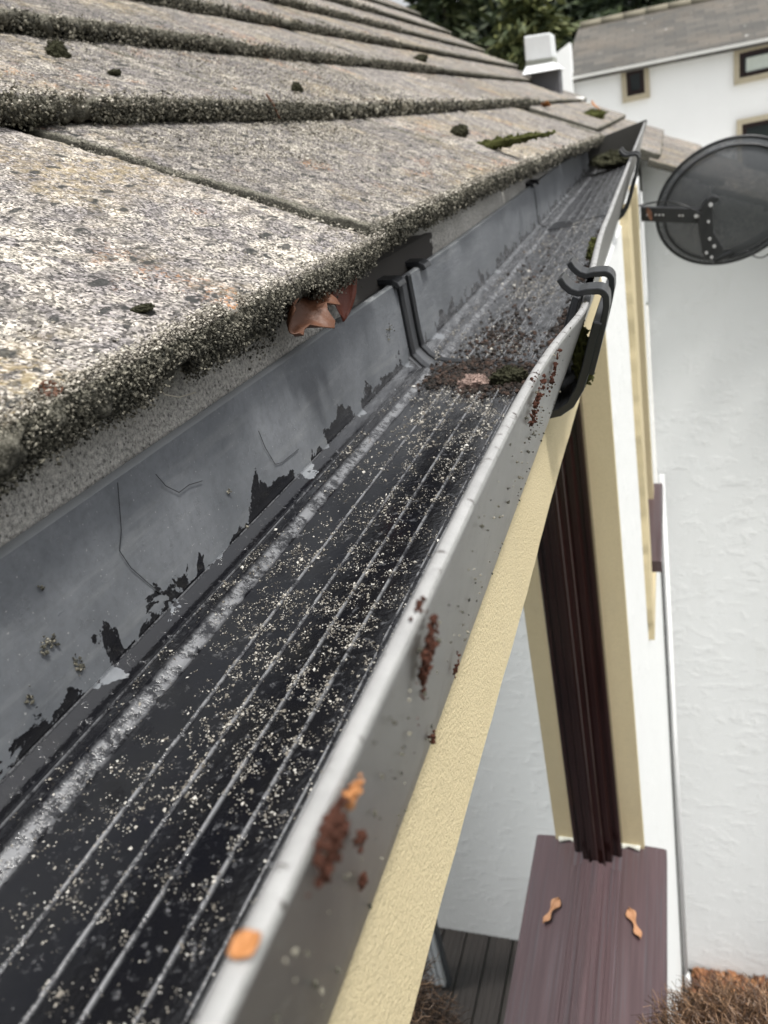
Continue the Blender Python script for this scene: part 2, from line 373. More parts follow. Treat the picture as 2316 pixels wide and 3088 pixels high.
# ---- roof tiles
def nose(s): return (-.14 - s, -.032 + .6*s + .12*s*s)
S = [0, .135, .26, .37, .48] + [.48 + .112*k for k in range(1, 14)]
SN = [-.125*k for k in range(1, 6)]      # courses of the catslide beyond the wing wall, below the main eaves line
TH = .0110
def course_pts(k):
    a = np.array(nose(S[k])); b = np.array(nose(S[k+1])) if k+1 < len(S) else a + np.array([-.1, .075])
    return a, b
VV = []; FF = []; CR = []; TN = []; NV = 0
def add_tile(a, b, g0, g1, d, amp=1.0, seed=0, rag=1.0, sink=0, skew=0):
    """one tile: section swept from underside round the nose and up the face"""
    global NV
    dirv = b - a; nrm = np.array([dirv[1], -dirv[0]]); nrm = nrm/np.linalg.norm(nrm)
    if nrm[1] < 0: nrm = -nrm
    b2 = b - nrm*TH*1.18; dirv = b2 - a; L = np.linalg.norm(dirv); dirv = dirv/L; nrm = np.array([dirv[1], -dirv[0]])
    if nrm[1] < 0: nrm = -nrm
    nu = max(4, int((g1-g0)/d)); nn = max(5, int(TH*1.3/d)+3); nt_ = max(5, int((L+.02)/d)); nb = max(3, nn//2)
    sec = []; nr = []; cr = []
    for i in range(nb):
        t = 1 - i/(nb-1); sec.append(a + dirv*(t*.05 + .002) - nrm*TH); nr.append(-nrm); cr.append(1)
    for i in range(1, nn+1):
        t = i/(nn+1); ang = -math.pi/2 + math.pi*t
        q = a + dirv*(.004 - .004*math.cos(ang)) - nrm*(TH/2 - TH/2*math.sin(ang)*1.0); sec.append(q)
        nr.append(-dirv*math.cos(ang) + nrm*math.sin(ang)); cr.append(1.05 - .72*t**2.4)
    for i in range(nt_):
        t = i/(nt_-1); sec.append(a + dirv*(.004 + t*(L+.016))); nr.append(nrm); cr.append(max(0, .22*(1 - t*(L)/.012)) + max(0, .5*(1-(1-t)*L/.014-.15)))
    sec = np.array(sec); nr = np.array(nr); cr = np.array(cr); nv = len(sec)
    us = np.linspace(g0, g1, nu)
    U, I = np.meshgrid(us, np.arange(nv), indexing='ij')
    O = sec[I, 0]; Z = sec[I, 1]; NO = nr[I, 0]; NZ = nr[I, 1]; C = cr[I].copy()
    P = np.stack([O, U, Z], -1).reshape(-1, 3) + seed*3.7
    noseW = np.clip(C.reshape(-1), 0, 1)
    D = .0011*fbm(P, 22, 3) + .0009*fbm(P, 130, 3, 5)
    if d < .004: D = D + .00055*fbm(P, 520, 2, 9)
    D = D*amp
    lump = fbm(P, 75, 3, 31); rg = np.maximum(noseW-.25, 0)*rag
    D = D + rg*(.0048*lump + .0028*fbm(P, 230, 3, 40) - .0006)
    if d < .004: D = D + rg*(.0022*fbm(P, 420, 2, 77) + .003*np.abs(fbm(P, 110, 2, 55)))
    D = D.reshape(U.shape)
    # ragged line of the nose seen from above
    uo = np.stack([us*0+seed*9.1, us, us*0], 1); j = (.0028*fbm(uo, 18, 2) + .0022*fbm(uo, 90, 3))*rag
    w_ = np.exp(-np.maximum((sec - a) @ dirv, 0)/.02)
    sk_ = skew*(np.clip(.66 - us, -.05, 1) if skew > 0 else np.clip(us - .7, 0, 1.1)); sk_ = -np.abs(sk_) if skew < 0 else sk_
    J = j[:, None]*w_[None, :] + sk_[:, None]*np.exp(-np.maximum((sec - a) @ dirv, 0)/.25)[None, :]
    X = O + NO*D + dirv[0]*J; Zz = Z + NZ*D + dirv[1]*J - sink
    # oblique joints, softened corners
    e = np.minimum(U - g0, g1 - U); rnd = np.exp(-e/.004)*.0030*(1 + .8*fbm(P, 60, 2, 3).reshape(U.shape))
    X = X + (-NO)*rnd; Zz = Zz - NZ*rnd
    SK = .22*((sec - a) @ dirv); Y = U - SK[None, :]*1.0
    C = np.maximum(C, np.exp(-e/.0045)*1.15)
    G = np.stack([X, Y, Zz], -1)
    # side skirts
    lo = G[0].copy(); lo[:, 0] -= nrm[0]*TH; lo[:, 2] -= nrm[1]*TH; hi = G[-1].copy(); hi[:, 0] -= nrm[0]*TH; hi[:, 2] -= nrm[1]*TH
    G = np.concatenate([lo[None], G, hi[None]], 0); Cx = np.concatenate([np.ones((1, nv)), C, np.ones((1, nv))], 0)
    VV.append(G.reshape(-1, 3)); CR.append(Cx.reshape(-1)); TN.append(np.full(Cx.size, 1.0 if (seed == 0 and g1 < .4) or (g1 < .4 and rag == 1.0 and a[0] > -.15) else float(np.random.default_rng(abs(int(seed))+5).uniform(.60, .82)))); FF.append(grid_faces(nu+2, nv, NV)); NV += G.shape[0]*nv
NOSEP = []
TW = .44
for k in range(len(S)-1):
    a, b = course_pts(k)
    off = .396 if k == 0 else (.396 + (.21 if k % 2 else 0) + RNG.uniform(-.03, .03))
    gmax = 1.74 if k == 0 else 3.3
    g = off - TW*3
    while g < gmax:
        g0, g1 = g, min(g + TW - .0080, gmax)
        if g1 > -.25:
            g0 = max(g0, -.3); dist = math.hypot(max(abs((g0 if g0 > 0 else 0)), 0), a[0])
            dd = .0013 if (dist < .45 and k < 2) else (.0022 if dist < .75 else (.0042 if dist < 1.3 else .009))
            if k > 5: dd = max(dd, .005)
            tw = RNG.normal(0, .0012, 2)
            if k == 0 and g0 < .39: tw = np.array([.004, -.004])
            elif k == 0 and g0 < .5: tw = np.array([0, .0015])
            add_tile(a + np.array([tw[0]*1.5, tw[1]]), b, g0, g1, dd, 1.0, k*13 + int(g*10), 1.0, 0, .055 if k == 1 else (-.023 if k == 0 else 0))
        g += TW
# eaves continue as a catslide over the wing: courses below the main line
for kk in range(len(SN)):
    s0 = SN[kk]
    a = np.array([-.14 - s0, -.032 + .6*s0]); b = np.array([-.14 - (s0+.125), -.032 + .6*(s0+.125)])
    g = GW - .05
    while g < 3.3:
        add_tile(a, b, g, min(g+TW-.003, 3.3), .008, 1, 90+kk*5+int(g*7), 1)
        g += TW
a, b = course_pts(0)
add_tile(a, b, GW-.05, GW+.55, .008, 1, 71, 1); add_tile(a, b, GW+.553, 3.3, .009, 1, 72, 1)
V = np.concatenate(VV); V[:, 2] += ZC
roof = mesh_np('roof', V, np.concatenate(FF), TILE, house, True, {'crust': np.concatenate(CR), 'tone': np.concatenate(TN)})

# boards under the tiles
rb = MB()
prof = [nose(s) for s in [.02, .3, .6, 1.0, 1.5, 1.95]]
poly = [(x, z-.034) for x, z in prof] + [(x, z-.10) for x, z in reversed(prof)]
rb.prism([(x, z) for x, z in poly], 'y', -.5, 3.28)
rb.prism([(.45, -.42), (-.17, -.055), (-.17, -.12), (.45, -.48)], 'y', GW+.03, 3.25)
rb.build('roof_deck', simple('old roof boards', (.05, .045, .04), .9), house)

# grit and moss crumbs on the noses
PALE = []
def nose_grit(k, g0, g1, n, smin, smax):
    a, b = course_pts(k); dirv = (b-a)/np.linalg.norm(b-a); nrm = np.array([dirv[1], -dirv[0]]); nrm = nrm if nrm[1] > 0 else -nrm
    g = RNG.uniform(g0, g1, n); t = RNG.beta(1.3, 1.6, n); ang = -math.pi/2 + math.pi*t
    lum = fbm(np.stack([g*0, g, t*.01], 1), 70, 3, 3)
    x = a[0] + dirv[0]*(.004-.004*np.cos(ang)) - nrm[0]*(TH/2 - TH/2*np.sin(ang)); z = a[1] + dirv[1]*(.004-.004*np.cos(ang)) - nrm[1]*(TH/2 - TH/2*np.sin(ang))
    out = RNG.uniform(.0, .0045, n) + .003*lum
    x = x - dirv[0]*np.cos(ang)*out + nrm[0]*np.sin(ang)*out; z = z - dirv[1]*np.cos(ang)*out + nrm[1]*np.sin(ang)*out - (RNG.random(n) < .25)*RNG.uniform(0, .004, n)*(t < .5)
    if k == 0: x = x + np.where(g < .39, .004, 0); z = z - np.where(g < .39, .004, 0)
    sh = np.clip(.66-g, -.05, 1)*.055 if k == 1 else (-.023*np.clip(g-.7, 0, 1.1) if k == 0 else 0*g)
    x = x + dirv[0]*sh; z = z + dirv[1]*sh
    keep = fbm(np.stack([g, g*0, t*.02], 1), 40, 3, 8) > -.35
    sz = RNG.uniform(smin, smax, n)
    PALE.append((np.stack([x, g, z+ZC], 1)[keep & (t > .76)], sz[keep & (t > .76)])); keep &= t <= .76
    return np.stack([x, g, z+ZC], 1)[keep], sz[keep]
P = []; Q = []
for (k, g0, g1, n, a_, b_) in ((0, -.03, .24, 42000, .0002, .00062), (0, -.05, .42, 34000, .0002, .00065), (0, .42, .9, 20000, .0003, .0010), (0, .9, 1.73, 6000, .001, .0025), (1, .0, .7, 13000, .0004, .0011), (1, .7, 2, 4000, .001, .0025), (2, .2, 1.6, 9000, .0005, .0014), (3, .2, 1.8, 7000, .0007, .0018), (4, .3, 2.2, 7000, .0009, .0022), (5, .4, 2.4, 6000, .001, .0026), (6, .5, 2.6, 5000, .001, .003)):
    p, s = nose_grit(k, g0, g1, n, a_, b_); P.append(p); Q.append(s)
for kj in (0, 1):
    a, b = course_pts(kj); b = b - np.array([0, TH*.9])
    for gj in ([.393, .393, .833, 1.273] if kj == 0 else [.6, 1.04]):
        n = 900; t = RNG.random(n); gg = gj + RNG.normal(0, .0015, n) - .22*t*np.linalg.norm(b-a) + .0012*fbm(np.stack([t, t*0, t*0], 1), 12, 2, 3)
        P.append(np.stack([a[0]+(b-a)[0]*t, gg, a[1]+(b-a)[1]*t + ZC + RNG.uniform(-.011, -.003, n)], 1)); Q.append(RNG.uniform(.0002, .00055, n))
n = 30000; gg = -.06 + .56*RNG.random(n)**.9; dn_ = fbm(np.stack([gg, gg*0, gg*0], 1), 26, 3, 61); zz = -.0455 - np.abs(RNG.normal(0, .0035, n))*(1 + 1.2*dn_)
k_ = RNG.random(n) < np.clip(.75 + dn_, .1, 1); gg, zz = gg[k_], zz[k_]
P.append(np.stack([-.1555 - .013*np.exp(-((gg-.465)/.075)**2) + RNG.uniform(-.001, .003, len(gg)), gg, zz + ZC], 1)); Q.append(RNG.uniform(.0002, .0007, len(gg)))  # dark moss crumbs on the mortar top, also deepening the shadow under the eave
v, f = grains(np.concatenate(P), np.concatenate(Q)); c = mesh_np('moss_crust', v, f, CRUST, roof); c.parent = house; c.matrix_parent_inverse = Matrix.Translation(-house.location)
# loose pale grit on the face of the two nearest courses
P = []; Q = []
for (k, g0, g1, n) in ((0, -.05, .7, 16000), (1, .1, 1.0, 6000)):
    a, b = course_pts(k); nr_ = np.array([-(b-a)[1], (b-a)[0]]); nr_ = nr_/np.linalg.norm(nr_); nr_ = nr_ if nr_[1] > 0 else -nr_
    b2 = b - nr_*TH*1.18; t = RNG.random(n); g = g0 + (g1-g0)*RNG.random(n)**1.2
    ok = np.abs(((g + .22*t*np.linalg.norm(b2-a) - .396 + TW/2) % TW) - TW/2) > .009 if k == 0 else g > -9
    t = t[ok]; g = g[ok]; n = len(t); dn = np.where((g < .396) & (k == 0), .004, 0)
    x = a[0]+(b2-a)[0]*t + dn; z = a[1]+(b2-a)[1]*t - dn
    P.append(np.stack([x, g, z+ZC+.0006], 1)); Q.append(RNG.uniform(.00025, .0007, n)*(1+g))
for p_, q_ in PALE: P.append(p_); Q.append(q_)
v, f = grains(np.concatenate(P), np.concatenate(Q), flat=.7); c = mesh_np('roof_grit', v, f, LITE, house)

# mortar bed behind the gutter
nu, nv = 700, 46
us = np.linspace(-.25, 1.74, nu); ts = np.linspace(0, 1, nv)
U, T = np.meshgrid(us, ts, indexing='ij')
X = np.where(T < .7, -.1565, -.1565 - (T-.7)/.3*.03); Z = np.where(T < .7, -.13 + T/.7*.083, -.047 + (T-.7)/.3*.012)
Pn = np.stack([X, U, Z], -1).reshape(-1, 3); D = (.0016*fbm(Pn, 40, 3) + .0009*fbm(Pn, 250, 3)).reshape(U.shape)*np.clip((T-.15)*5, 0, 1)
X = X + D - .0006 - .013*np.exp(-((U-.465)/.075)**2); Z = Z + D*.5
mesh_np('mortar_bed', np.stack([X, U, Z+ZC], -1).reshape(-1, 3), grid_faces(nu, nv), MORTAR, house, True)

# ---- walls
wb = MB(); WI = OW - .26
wb.box(WI, OW-.004, -1.2, GW, -.1235-.02, -.1235)                # top of the white wall under the gutter
wb.box(WI, OW-.002, G1+.012, 1.16, -2.85, -.1435)                # pier between the windows
wb.box(WI, OW-.002, 1.16, GW, -2.85, -.80)                       # below the far window
wb.box(WI, OW-.002, -1.2, G1+.012, -2.85, Z_SILL-.03)            # below the near window
wb.box(WI, OW-.002, 1.5, GW, -.80, -.1435)                       # beyond the far window
wb.box(WI, OW-.003, 1.746, GW, -.1235, -.078)
wall = wb.build('wall', WHITE, house)
# wing wall facing the camera, its top raked under the catslide
ww = MB(); ww.prism([(-.06, -2.85), (3.2, -2.85), (3.2, -2.2), (.46, -.415), (-.06, -.102)], 'y', GW, GW+.2)
ww.build('wing_wall', WHITE, house)

# cream head over the near window with its uneven painted lower edge
nu = 240; us = np.linspace(-.5, G1+.012, nu); low = -.1765 + .016*np.clip(us, 0, .75) + .0022*fbm(np.stack([us, us*0, us*0], 1), 14, 3) + .0006*fbm(np.stack([us, us*0, us*0], 1), 70, 2)
sec = [(-.075, None), (OW-.0035, None), (OW, None), (OW, -.1215), (-.075, -.1215)]
V = []
for u, lz in zip(us, low):
    for (x, z) in ((-.33, lz+.0005), (OW-.0006, lz), (OW, lz+.0005), (OW, lz+.012), (OW, -.135), (OW, -.1212), (-.09, -.1212)): V.append((x, u, z+ZC))
mesh_np('window_head', V, grid_faces(nu, 7), CREAM, house, False)
# far jamb reveal and cream band of the near window
jb = MB(); jb.box(-.33, OW+.0003, G1, G1+.0105, Z_SILL-.006, -.144); jb.build('window_reveal', CREAM, house)

# near window: jamb frame with grooves, bottom rail, glass, sill
OG = -.117
win = empty('window', (OG, .3, ZC-.5)); win.parent = house; win.matrix_parent_inverse = Matrix.Translation(-house.location)
steps = [(-.117, .010), (-.1125, .016), (-.1085, .013), (-.1065, .024), (-.1005, .021), (-.098, .030), (-.0925, .028), (-.0905, .034), (-.0875, .034)]
def rail(lst, mode):
    pl = [(OG-.02, 0)]
    last = 0
    for o_, h in lst: pl.append((o_, last)); pl.append((o_, h)); last = h
    pl = [(OG-.02, -.002)] + [(OG-.02, .010)] + [(o_, h) for (o_, h) in sum([[(lst[i][0], lst[i-1][1] if i else .010), (lst[i][0], lst[i][1])] for i in range(len(lst))], [])] + [(lst[-1][0]+.0005, -.002)]
    return pl
# heights are measured from the reveal into the opening; the deepest step is nearest the glass
st = [(-.1175, .046), (-.1138, .0440), (-.1126, .0365), (-.1070, .0345), (-.1061, .0275), (-.1046, .0285), (-.0985, .0255), (-.0976, .0175), (-.0930, .0190), (-.0885, .0185)]
def fprof():
    pl = [(OG-.03, 0), (OG-.03, .046)]
    for i in range(1, len(st)):
        pl += [(st[i-1][0], st[i-1][1]), (st[i][0]-.0008, st[i-1][1]), (st[i][0], st[i][1])]
    pl += [(st[-1][0]+.0012, .017), (st[-1][0]+.0012, 0)]
    return pl
fr = MB()
fr.prism([(x, G1-h) for x, h in fprof()], 'z', Z_SILL+.0, Z_HEAD-.001)
fo = fr.build('jamb_frame', FRAME, win, bevel=.0006)
fr = MB(); fr.prism([(x, Z_SILL+.001+h*.45) for x, h in fprof()], 'y', -.5, G1-.0465); fr.build('bottom_rail', SILL, win, bevel=.0005)
MB().box(OG-.004, OG, -.5, G1-.046, Z_SILL+.02, Z_HEAD).build('pane', GLASS, win)
MB().box(-.33, -.30, -.5, G1, Z_SILL, Z_HEAD).build('blind', DARK, win)  # black sheet standing in for the dark room behind the pane
sb = MB(); sb.prism([(-.13, Z_SILL), (-.0875, Z_SILL), (-.0375, Z_SILL-.004), (-.0345, Z_SILL-.006), (-.0345, Z_SILL-.026), (-.0375, Z_SILL-.028), (-.13, Z_SILL-.028)], 'y', -.5, G1+.006)
sb.build('sill', SILL, win, bevel=.0008)
ca = MB(); ca.tube([(-.112+i*.0065, G1-.002+.0012*math.sin(i*1.7), Z_SILL+.001+.002*math.sin(i*2.3)**2) for i in range(8)], [.003+.0012*math.sin(i*2.1) for i in range(8)], 7)
ca.build('sealant', simple('grey white sealant', (.5, .5, .44), .6, (200, .6, .001)), win, True)

# far window: raised surround, reveals, sill, glass
win2 = empty('window', (-.06, 1.3, ZC-.4)); win2.parent = house; win2.matrix_parent_inverse = Matrix.Translation(-house.location)
A0, A1, B0, B1 = 1.16, 1.225, 1.455, 1.50
OS = -.0535
# near band with a hand painted, wavy edge
nn = 120; zs = np.linspace(-.80, -.125, nn); wav = A0 - .012 + .016*fbm(np.stack([zs, zs*0, zs*0], 1), 5, 2) + .004*fbm(np.stack([zs, zs*0, zs*0], 1), 30, 2)
V = []
for z, e in zip(zs, wav):
    for (x, y) in ((OW-.01, e), (OS-.001, e+.003), (OS, e+.008), (OS, A1-.002), (OS-.0015, A1), (OW-.10, A1)): V.append((x, y, z+ZC))
mesh_np('window_surround', V, grid_faces(nn, 6), CREAM, win2)
sbx = MB(); sbx.box(OW-.1, OS, B0, B1, -.80, -.125, .001); sbx.box(OW-.1, OS, A0+.01, B1, -.84, -.802, .001); sbx.build('window_surround', CREAM, win2)
fb = MB(); fb.box(OW-.09, OW-.05, B0-.028, B0-.001, -.70, -.125, .002); fb.box(OW-.09, OW-.05, A1+.001, A1+.028, -.70, -.125, .002); fb.build('window_frame', FRAME, win2)
MB().box(OW-.085, OW-.08, A1+.028, B0-.028, -.71, -.125).build('pane', GLASS, win2)
s2 = MB(); s2.prism([(OW-.09, -.700), (-.0375, -.706), (-.0365, -.712), (-.0365, -.728), (OW-.09, -.728)], 'y', A1-.012, B1+.03); s2.build('sill', SILL, win2, bevel=.0006)

# ================================================================== GUTTER
PROF = [(-.1545, -.1235, 9), (-.1547, -.068, 9), (-.1543, -.0664, 9), (-.1522, -.0668, 0), (-.1514, -.0676, .001)]
# inside of back wall
for i in range(1, 9): t = i/8; PROF.append((-.1514 + .0008*t, -.0672 - (.1125-.0672)*t, .001+.0453*t))
PROF += [(-.15035, -.1121, .0470), (-.1500, -.1120, .0474), (-.1497, -.1127, .0480), (-.1472, -.1146, .0505), (-.1450, -.1161, .0530), (-.1443, -.1162, .0540), (-.1440, -.1161, .0545), (-.1436, -.1168, .0552), (-.1405, -.1169, .058)]
def rib(o, h=.0007, w_=.00075, z=-.1196, n=0): return [(o-w_, z, 0), (o-w_*.45, z+h*.8, 1), (o, z+h, 1), (o+w_*.45, z+h*.8, 1), (o+w_, z, 0)]  # rib tops carry silt plus a sky glint put into the colour
floor_ = [(-.1396, -.1165, 0), (-.1388, -.1168, .2), (-.1378, -.1174, .9), (-.1362, -.1184, 1), (-.1350, -.1191, .7), (-.1340, -.1195, .1), (-.1330, -.1196, 0), (-.130, -.1196, 0), (-.125, -.1196, 0)]  # raised values paint the sky highlight as a pale strip along the bevel
for o_ in (-.1195, -.1076, -.0972, -.0872): floor_ += rib(o_) + [(o_+.004, -.1196, 0), (o_+.007, -.1196, 0)]
floor_ = [p for p in floor_ if not (-.0785 < p[0] < -.0775)]
floor_ += rib(-.0787, .0004, .0005) + rib(-.0770, .0004, .0005) + [(-.073, -.1196, 0), (-.068, -.1196, 0), (-.064, -.1194, 0), (-.0605, -.1180, 0)]
SILT_GLINT = [0]*len(PROF)
for k_ in (-8, -3): SILT_GLINT[k_] = 1
s_ = .058
for i, (x, z, si) in enumerate(floor_):
    px = floor_[i-1] if i else (-.1405, -.1186)
    s_ += math.hypot(x-px[0], z-px[1]); PROF.append((x, z, s_)); SILT_GLINT.append(si)
for (x, z, s2_) in ((-.0570, -.110, .147), (-.0440, -.0690, .150), (-.0436, -.0675, .151)): PROF.append((x, z, s2_)); SILT_GLINT.append(0)
n_in = len(PROF)
LIPP = [(-.0427, -.0664), (-.0421, -.0661), (-.0410, -.0661), (-.0402, -.0666), (-.0400, -.0676)]
for (x, z) in LIPP: PROF.append((x, z, .2)); SILT_GLINT.append(0)
for (x, z) in ((-.04005, -.0682), (-.0403, -.0692), (-.0407, -.0705), (-.0437, -.0815), (-.0480, -.0970), (-.0530, -.1130), (-.0545, -.1190), (-.0560, -.1212), (-.0600, -.1222), (-.10, -.1226), (-.1540, -.1226)): PROF.append((x, z, .2)); SILT_GLINT.append(0)
PROF[0] = (-.1545, -.1222, 9)
PR = np.array([(a_, b_, c_) for a_, b_, c_ in PROF]); PR[:, 2] = np.where(PR[:, 2] > 5, .01, PR[:, 2]); SI = np.array(SILT_GLINT, dtype=float)
def flare(g): return .0045*np.exp(-((g-.375)/.11)**2)
def sag(g): return .0085*np.exp(-((g-.375)/.10)**2)
def ywarp(x, g): return -.5*(x+.105)*np.exp(-((g-.43)/.07)**2)
def back(x): return .35 + .65*np.clip((x+.155)/.115, 0, 1)
def rise(g): return np.clip(g-.60, 0, 9)*.0275
def channel(name, g0, g1, d, parent, label=None):
    gs = np.arange(g0, g1+d*.5, d); n = len(PR)
    tl = np.clip((PR[:, 1]+.1205)/.0535, 0, 1)*(PR[:, 0] > -.066)
    X = PR[None, :, 0] + flare(gs)[:, None]*tl[None, :]; Z = PR[None, :, 1] + rise(gs)[:, None]*back(PR[None, :, 0]) - sag(gs)[:, None]*tl[None, :]; Y = gs[:, None] + ywarp(PR[None, :, 0], gs[:, None])
    Pn = np.stack([X, Y, Z], -1).reshape(-1, 3)
    W_ = .00035*fbm(Pn, 9, 3).reshape(X.shape); X = X + W_; Z = Z + W_*.6
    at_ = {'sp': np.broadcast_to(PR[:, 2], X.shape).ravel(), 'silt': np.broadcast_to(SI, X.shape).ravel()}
    V = np.stack([X, Y, Z+ZC], -1).reshape(-1, 3); Fc = grid_faces(len(gs), n)
    wrap = np.stack([np.arange(len(gs)-1)*n + n-1, np.arange(len(gs)-1)*n, (np.arange(len(gs)-1)+1)*n, (np.arange(len(gs)-1)+1)*n + n-1], 1)
    Fc = np.concatenate([Fc, wrap])
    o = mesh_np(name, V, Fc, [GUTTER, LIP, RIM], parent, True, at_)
    j = np.concatenate([np.tile(np.arange(n-1), len(gs)-1), np.full(len(gs)-1, n-1)])
    mi = ((j >= n_in-1) & (j < n_in + len(LIPP)-1)).astype(np.int32)
    mi[(j >= 1) & (j < 4)] = 2
    o.data.polygons.foreach_set('material_index', mi)
    sm = ~((j < 3)); o.data.polygons.foreach_set('use_smooth', np.ones(len(j), bool))
    md = o.modifiers.new('e', 'EDGE_SPLIT'); md.split_angle = math.radians(38)
    return o
GA, GB_, GC = .416, .444, 1.0
gut = empty('roof_gutter', (-.1, .8, ZC-.12), 'long dark grey square rainwater gutter with wet silty floor under the eaves', 'gutter')
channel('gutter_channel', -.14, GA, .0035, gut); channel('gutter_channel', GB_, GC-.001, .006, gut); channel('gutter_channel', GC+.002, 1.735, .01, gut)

def strap(path, g0, g1, th, parent, name, mat=BLACK, bevel=.0006, dz=0):
    """a band of constant thickness following an (o,z) path"""
    p = [Vector((a_, b_)) for a_, b_ in path]; L = []; Rr = []
    for i in range(len(p)):
        t = (p[min(i+1, len(p)-1)] - p[max(i-1, 0)]).normalized(); nn_ = Vector((-t.y, t.x))
        L.append(p[i] + nn_*th/2); Rr.append(p[i] - nn_*th/2)
    m = MB(); V = []
    n = len(p)
    for g in (g0, g1):
        for q in L + Rr: V.append((q.x, g, q.y+dz))
    m.v = V; k = 2*n
    for i in range(n-1):
        m.f += [(i, i+1, k+i+1, k+i), (n+i+1, n+i, k+n+i, k+n+i+1), (i+1, i, n+i, n+i+1), (k+i, k+i+1, k+n+i+1, k+n+i)]
    m.f += [(0, k, k+n, n), (n-1, n+n-1, k+n+n-1, k+n-1)]
    o = m.build(name, mat, parent)
    if bevel: b_ = o.modifiers.new('b', 'BEVEL'); b_.width = bevel; b_.segments = 2; b_.limit_method = 'ANGLE'
    return o
def arc(cx, cz, r, a0, a1, n=7): return [(cx + r*math.cos(math.radians(a0+(a1-a0)*i/(n-1))), cz + r*math.sin(math.radians(a0+(a1-a0)*i/(n-1)))) for i in range(n)]
SEALG = simple('grey seal', (.07, .073, .078), .35, (250, .25, .0004), .3, 40)
def union(gc, label, big=True):
    r = float(rise(np.array([gc]))[0]); w1 = .058 if big else .03; gap = .014 if big else .010
    u = empty('union_bracket', (-.1, gc, ZC-.12+r), label, 'gutter bracket', 'union brackets joining the gutter lengths')
    dx = 0 if big else -.004
    gl, gh = (.356, .470) if big else (gc-.03, gc+.03)
    outer = [(-.1585, -.068), (-.1585, -.120), (-.1570, -.1250), (-.152, -.1262), (-.075, -.1262), (-.060, -.1258), (-.0535+dx, -.1248), (-.0480+dx, -.1215), (-.0430+dx, -.1140), (-.0395+dx, -.1050), (-.0360+dx, -.0940), (-.0325+dx, -.0840)]
    strap(outer, gl, gh, .0042, u, 'cradle', dz=r)
    inner = [(-.1530, -.066), (-.1525, -.100), (-.1518, -.111), (-.1455, -.1168), (-.1405, -.1200), (-.13, -.1210), (-.075, -.1210), (-.063, -.1205), (-.056, -.112), (-.0435, -.077)]
    up = [(-.1505, -.0655), (-.1500, -.100), (-.1492, -.1095), (-.1440, -.1148), (-.1390, -.1180), (-.13, -.1192), (-.076, -.1194), (-.066, -.1190), (-.0595, -.112), (-.045, -.077)]
    if big:
        objs = [strap(inner, gc-gap*1.2, gc+gap*1.2, .0030, u, 'seal', mat=SEALG, dz=r)]
        for s in (-1, 1): objs.append(strap([(x_, z_-.0006) for x_, z_ in up], gc+s*gap*.72-.0036, gc+s*gap*.72+.0036, .0020, u, 'seal_ridge', dz=r, bevel=.0008))
        for o in objs:
            for v in o.data.vertices: v.co.y += float(ywarp(v.co.x, np.array([.43]))[0])
    hk = [(-.0375+dx, -.108), (-.0342+dx, -.098), (-.0305+dx, -.086), (-.0284+dx, -.078)] + arc(-.0322+dx, -.0745, .0040, -10, 95, 8) + [(-.0360+dx, -.0702), (-.0400+dx, -.0705), (-.0432+dx, -.0690), (-.0458+dx, -.0662), (-.0475+dx, -.0630)]
    dzc = 0 if big else .009
    bk = [(-.172, -.052), (-.166, -.060), (-.160, -.0640), (-.1555, -.0645), (-.1515, -.0650), (-.1490, -.0668), (-.1482, -.0690)]
    for g in ((.364, .404) if big else (gc-.02, gc+.02)): strap(hk, g-.0072, g+.0072, .0028, u, 'front_clip', dz=r+dzc, bevel=.0004)
    for g in ((.440, .497) if big else (gc-.02, gc+.02)): strap(bk, g-.007, g+.007, .0030, u, 'rear_clip', dz=r*.4, bevel=.0004)
    return u
union(.43, 'large black union bracket across the gutter, nearest the camera, with curved clips over the lip')
union(GC, 'small distant black union bracket near the far end of the gutter beside the dish', False)
# stop end
se = MB(); se.prism([(-.157, -.066), (-.157, -.1255), (-.060, -.1255), (-.0375, -.066), (-.039, -.063), (-.155, -.063)], 'y', 1.737, 1.744)
se.v = [(x, y, z+.031*float(back(x))) for x, y, z in se.v]; o = se.build('stop_end', simple('dirty stop end', (.05, .048, .042), .8), gut, bevel=.001)

# silt grains lying on the floor and caught on the ribs
def floor_z(x):
    xs = np.array([p[0] for p in floor_]); zs = np.array([p[1] for p in floor_]); return np.interp(x, xs, zs)
def silt(n, g0, g1, smin, smax, pw=1.0):
    x = RNG.uniform(-.1445, -.064, n*3); g = g0 + (g1-g0)*RNG.random(n*3)**pw
    d_ = fbm(np.stack([x*1.0, g*.4, x*0], 1), 60, 3, 4)*.6 + fbm(np.stack([x, g, x*0], 1), 260, 3, 14)
    rib_ = np.min(np.abs(x[:, None] - np.array([-.1195, -.1076, -.0972, -.0872, -.1365])[None]), 1)
    pr = 1/(1+np.exp(-(d_*11 - 1.2 + 5*fbm(np.stack([x, g*.5, x*0], 1), 28, 2, 44)))) * (.45 + .9*np.exp(-rib_/.0014)) * np.where(x > -.079, .35, 1) * np.where(np.abs(x+.1365) < .0028, .25, 1)
    k = RNG.random(n*3) < pr; x, g = x[k][:n], g[k][:n]
    z = floor_z(x) + rise(g)*back(x); sz = RNG.uniform(smin, smax, len(x))*(1 + 1.2*(RNG.random(len(x)) < .06))
    return np.stack([x, g, z+ZC+sz*.25], 1), sz
P = []; Q = []
for a_ in ((12000, -.02, .22, .00010, .00028), (9000, .10, .36, .00012, .00034), (2500, .30, .40, .0002, .0005), (2500, .45, .70, .0002, .0006), (700, .6, 1.0, .0003, .0008)):
    p, s = silt(*a_); P.append(p); Q.append(s)
v, f = grains(np.concatenate(P), np.concatenate(Q), flat=.6)
SILTM = mat_grit('pale silt grains', (.06, .052, .042), (.30, .275, .23), (.62, .60, .55), .6)
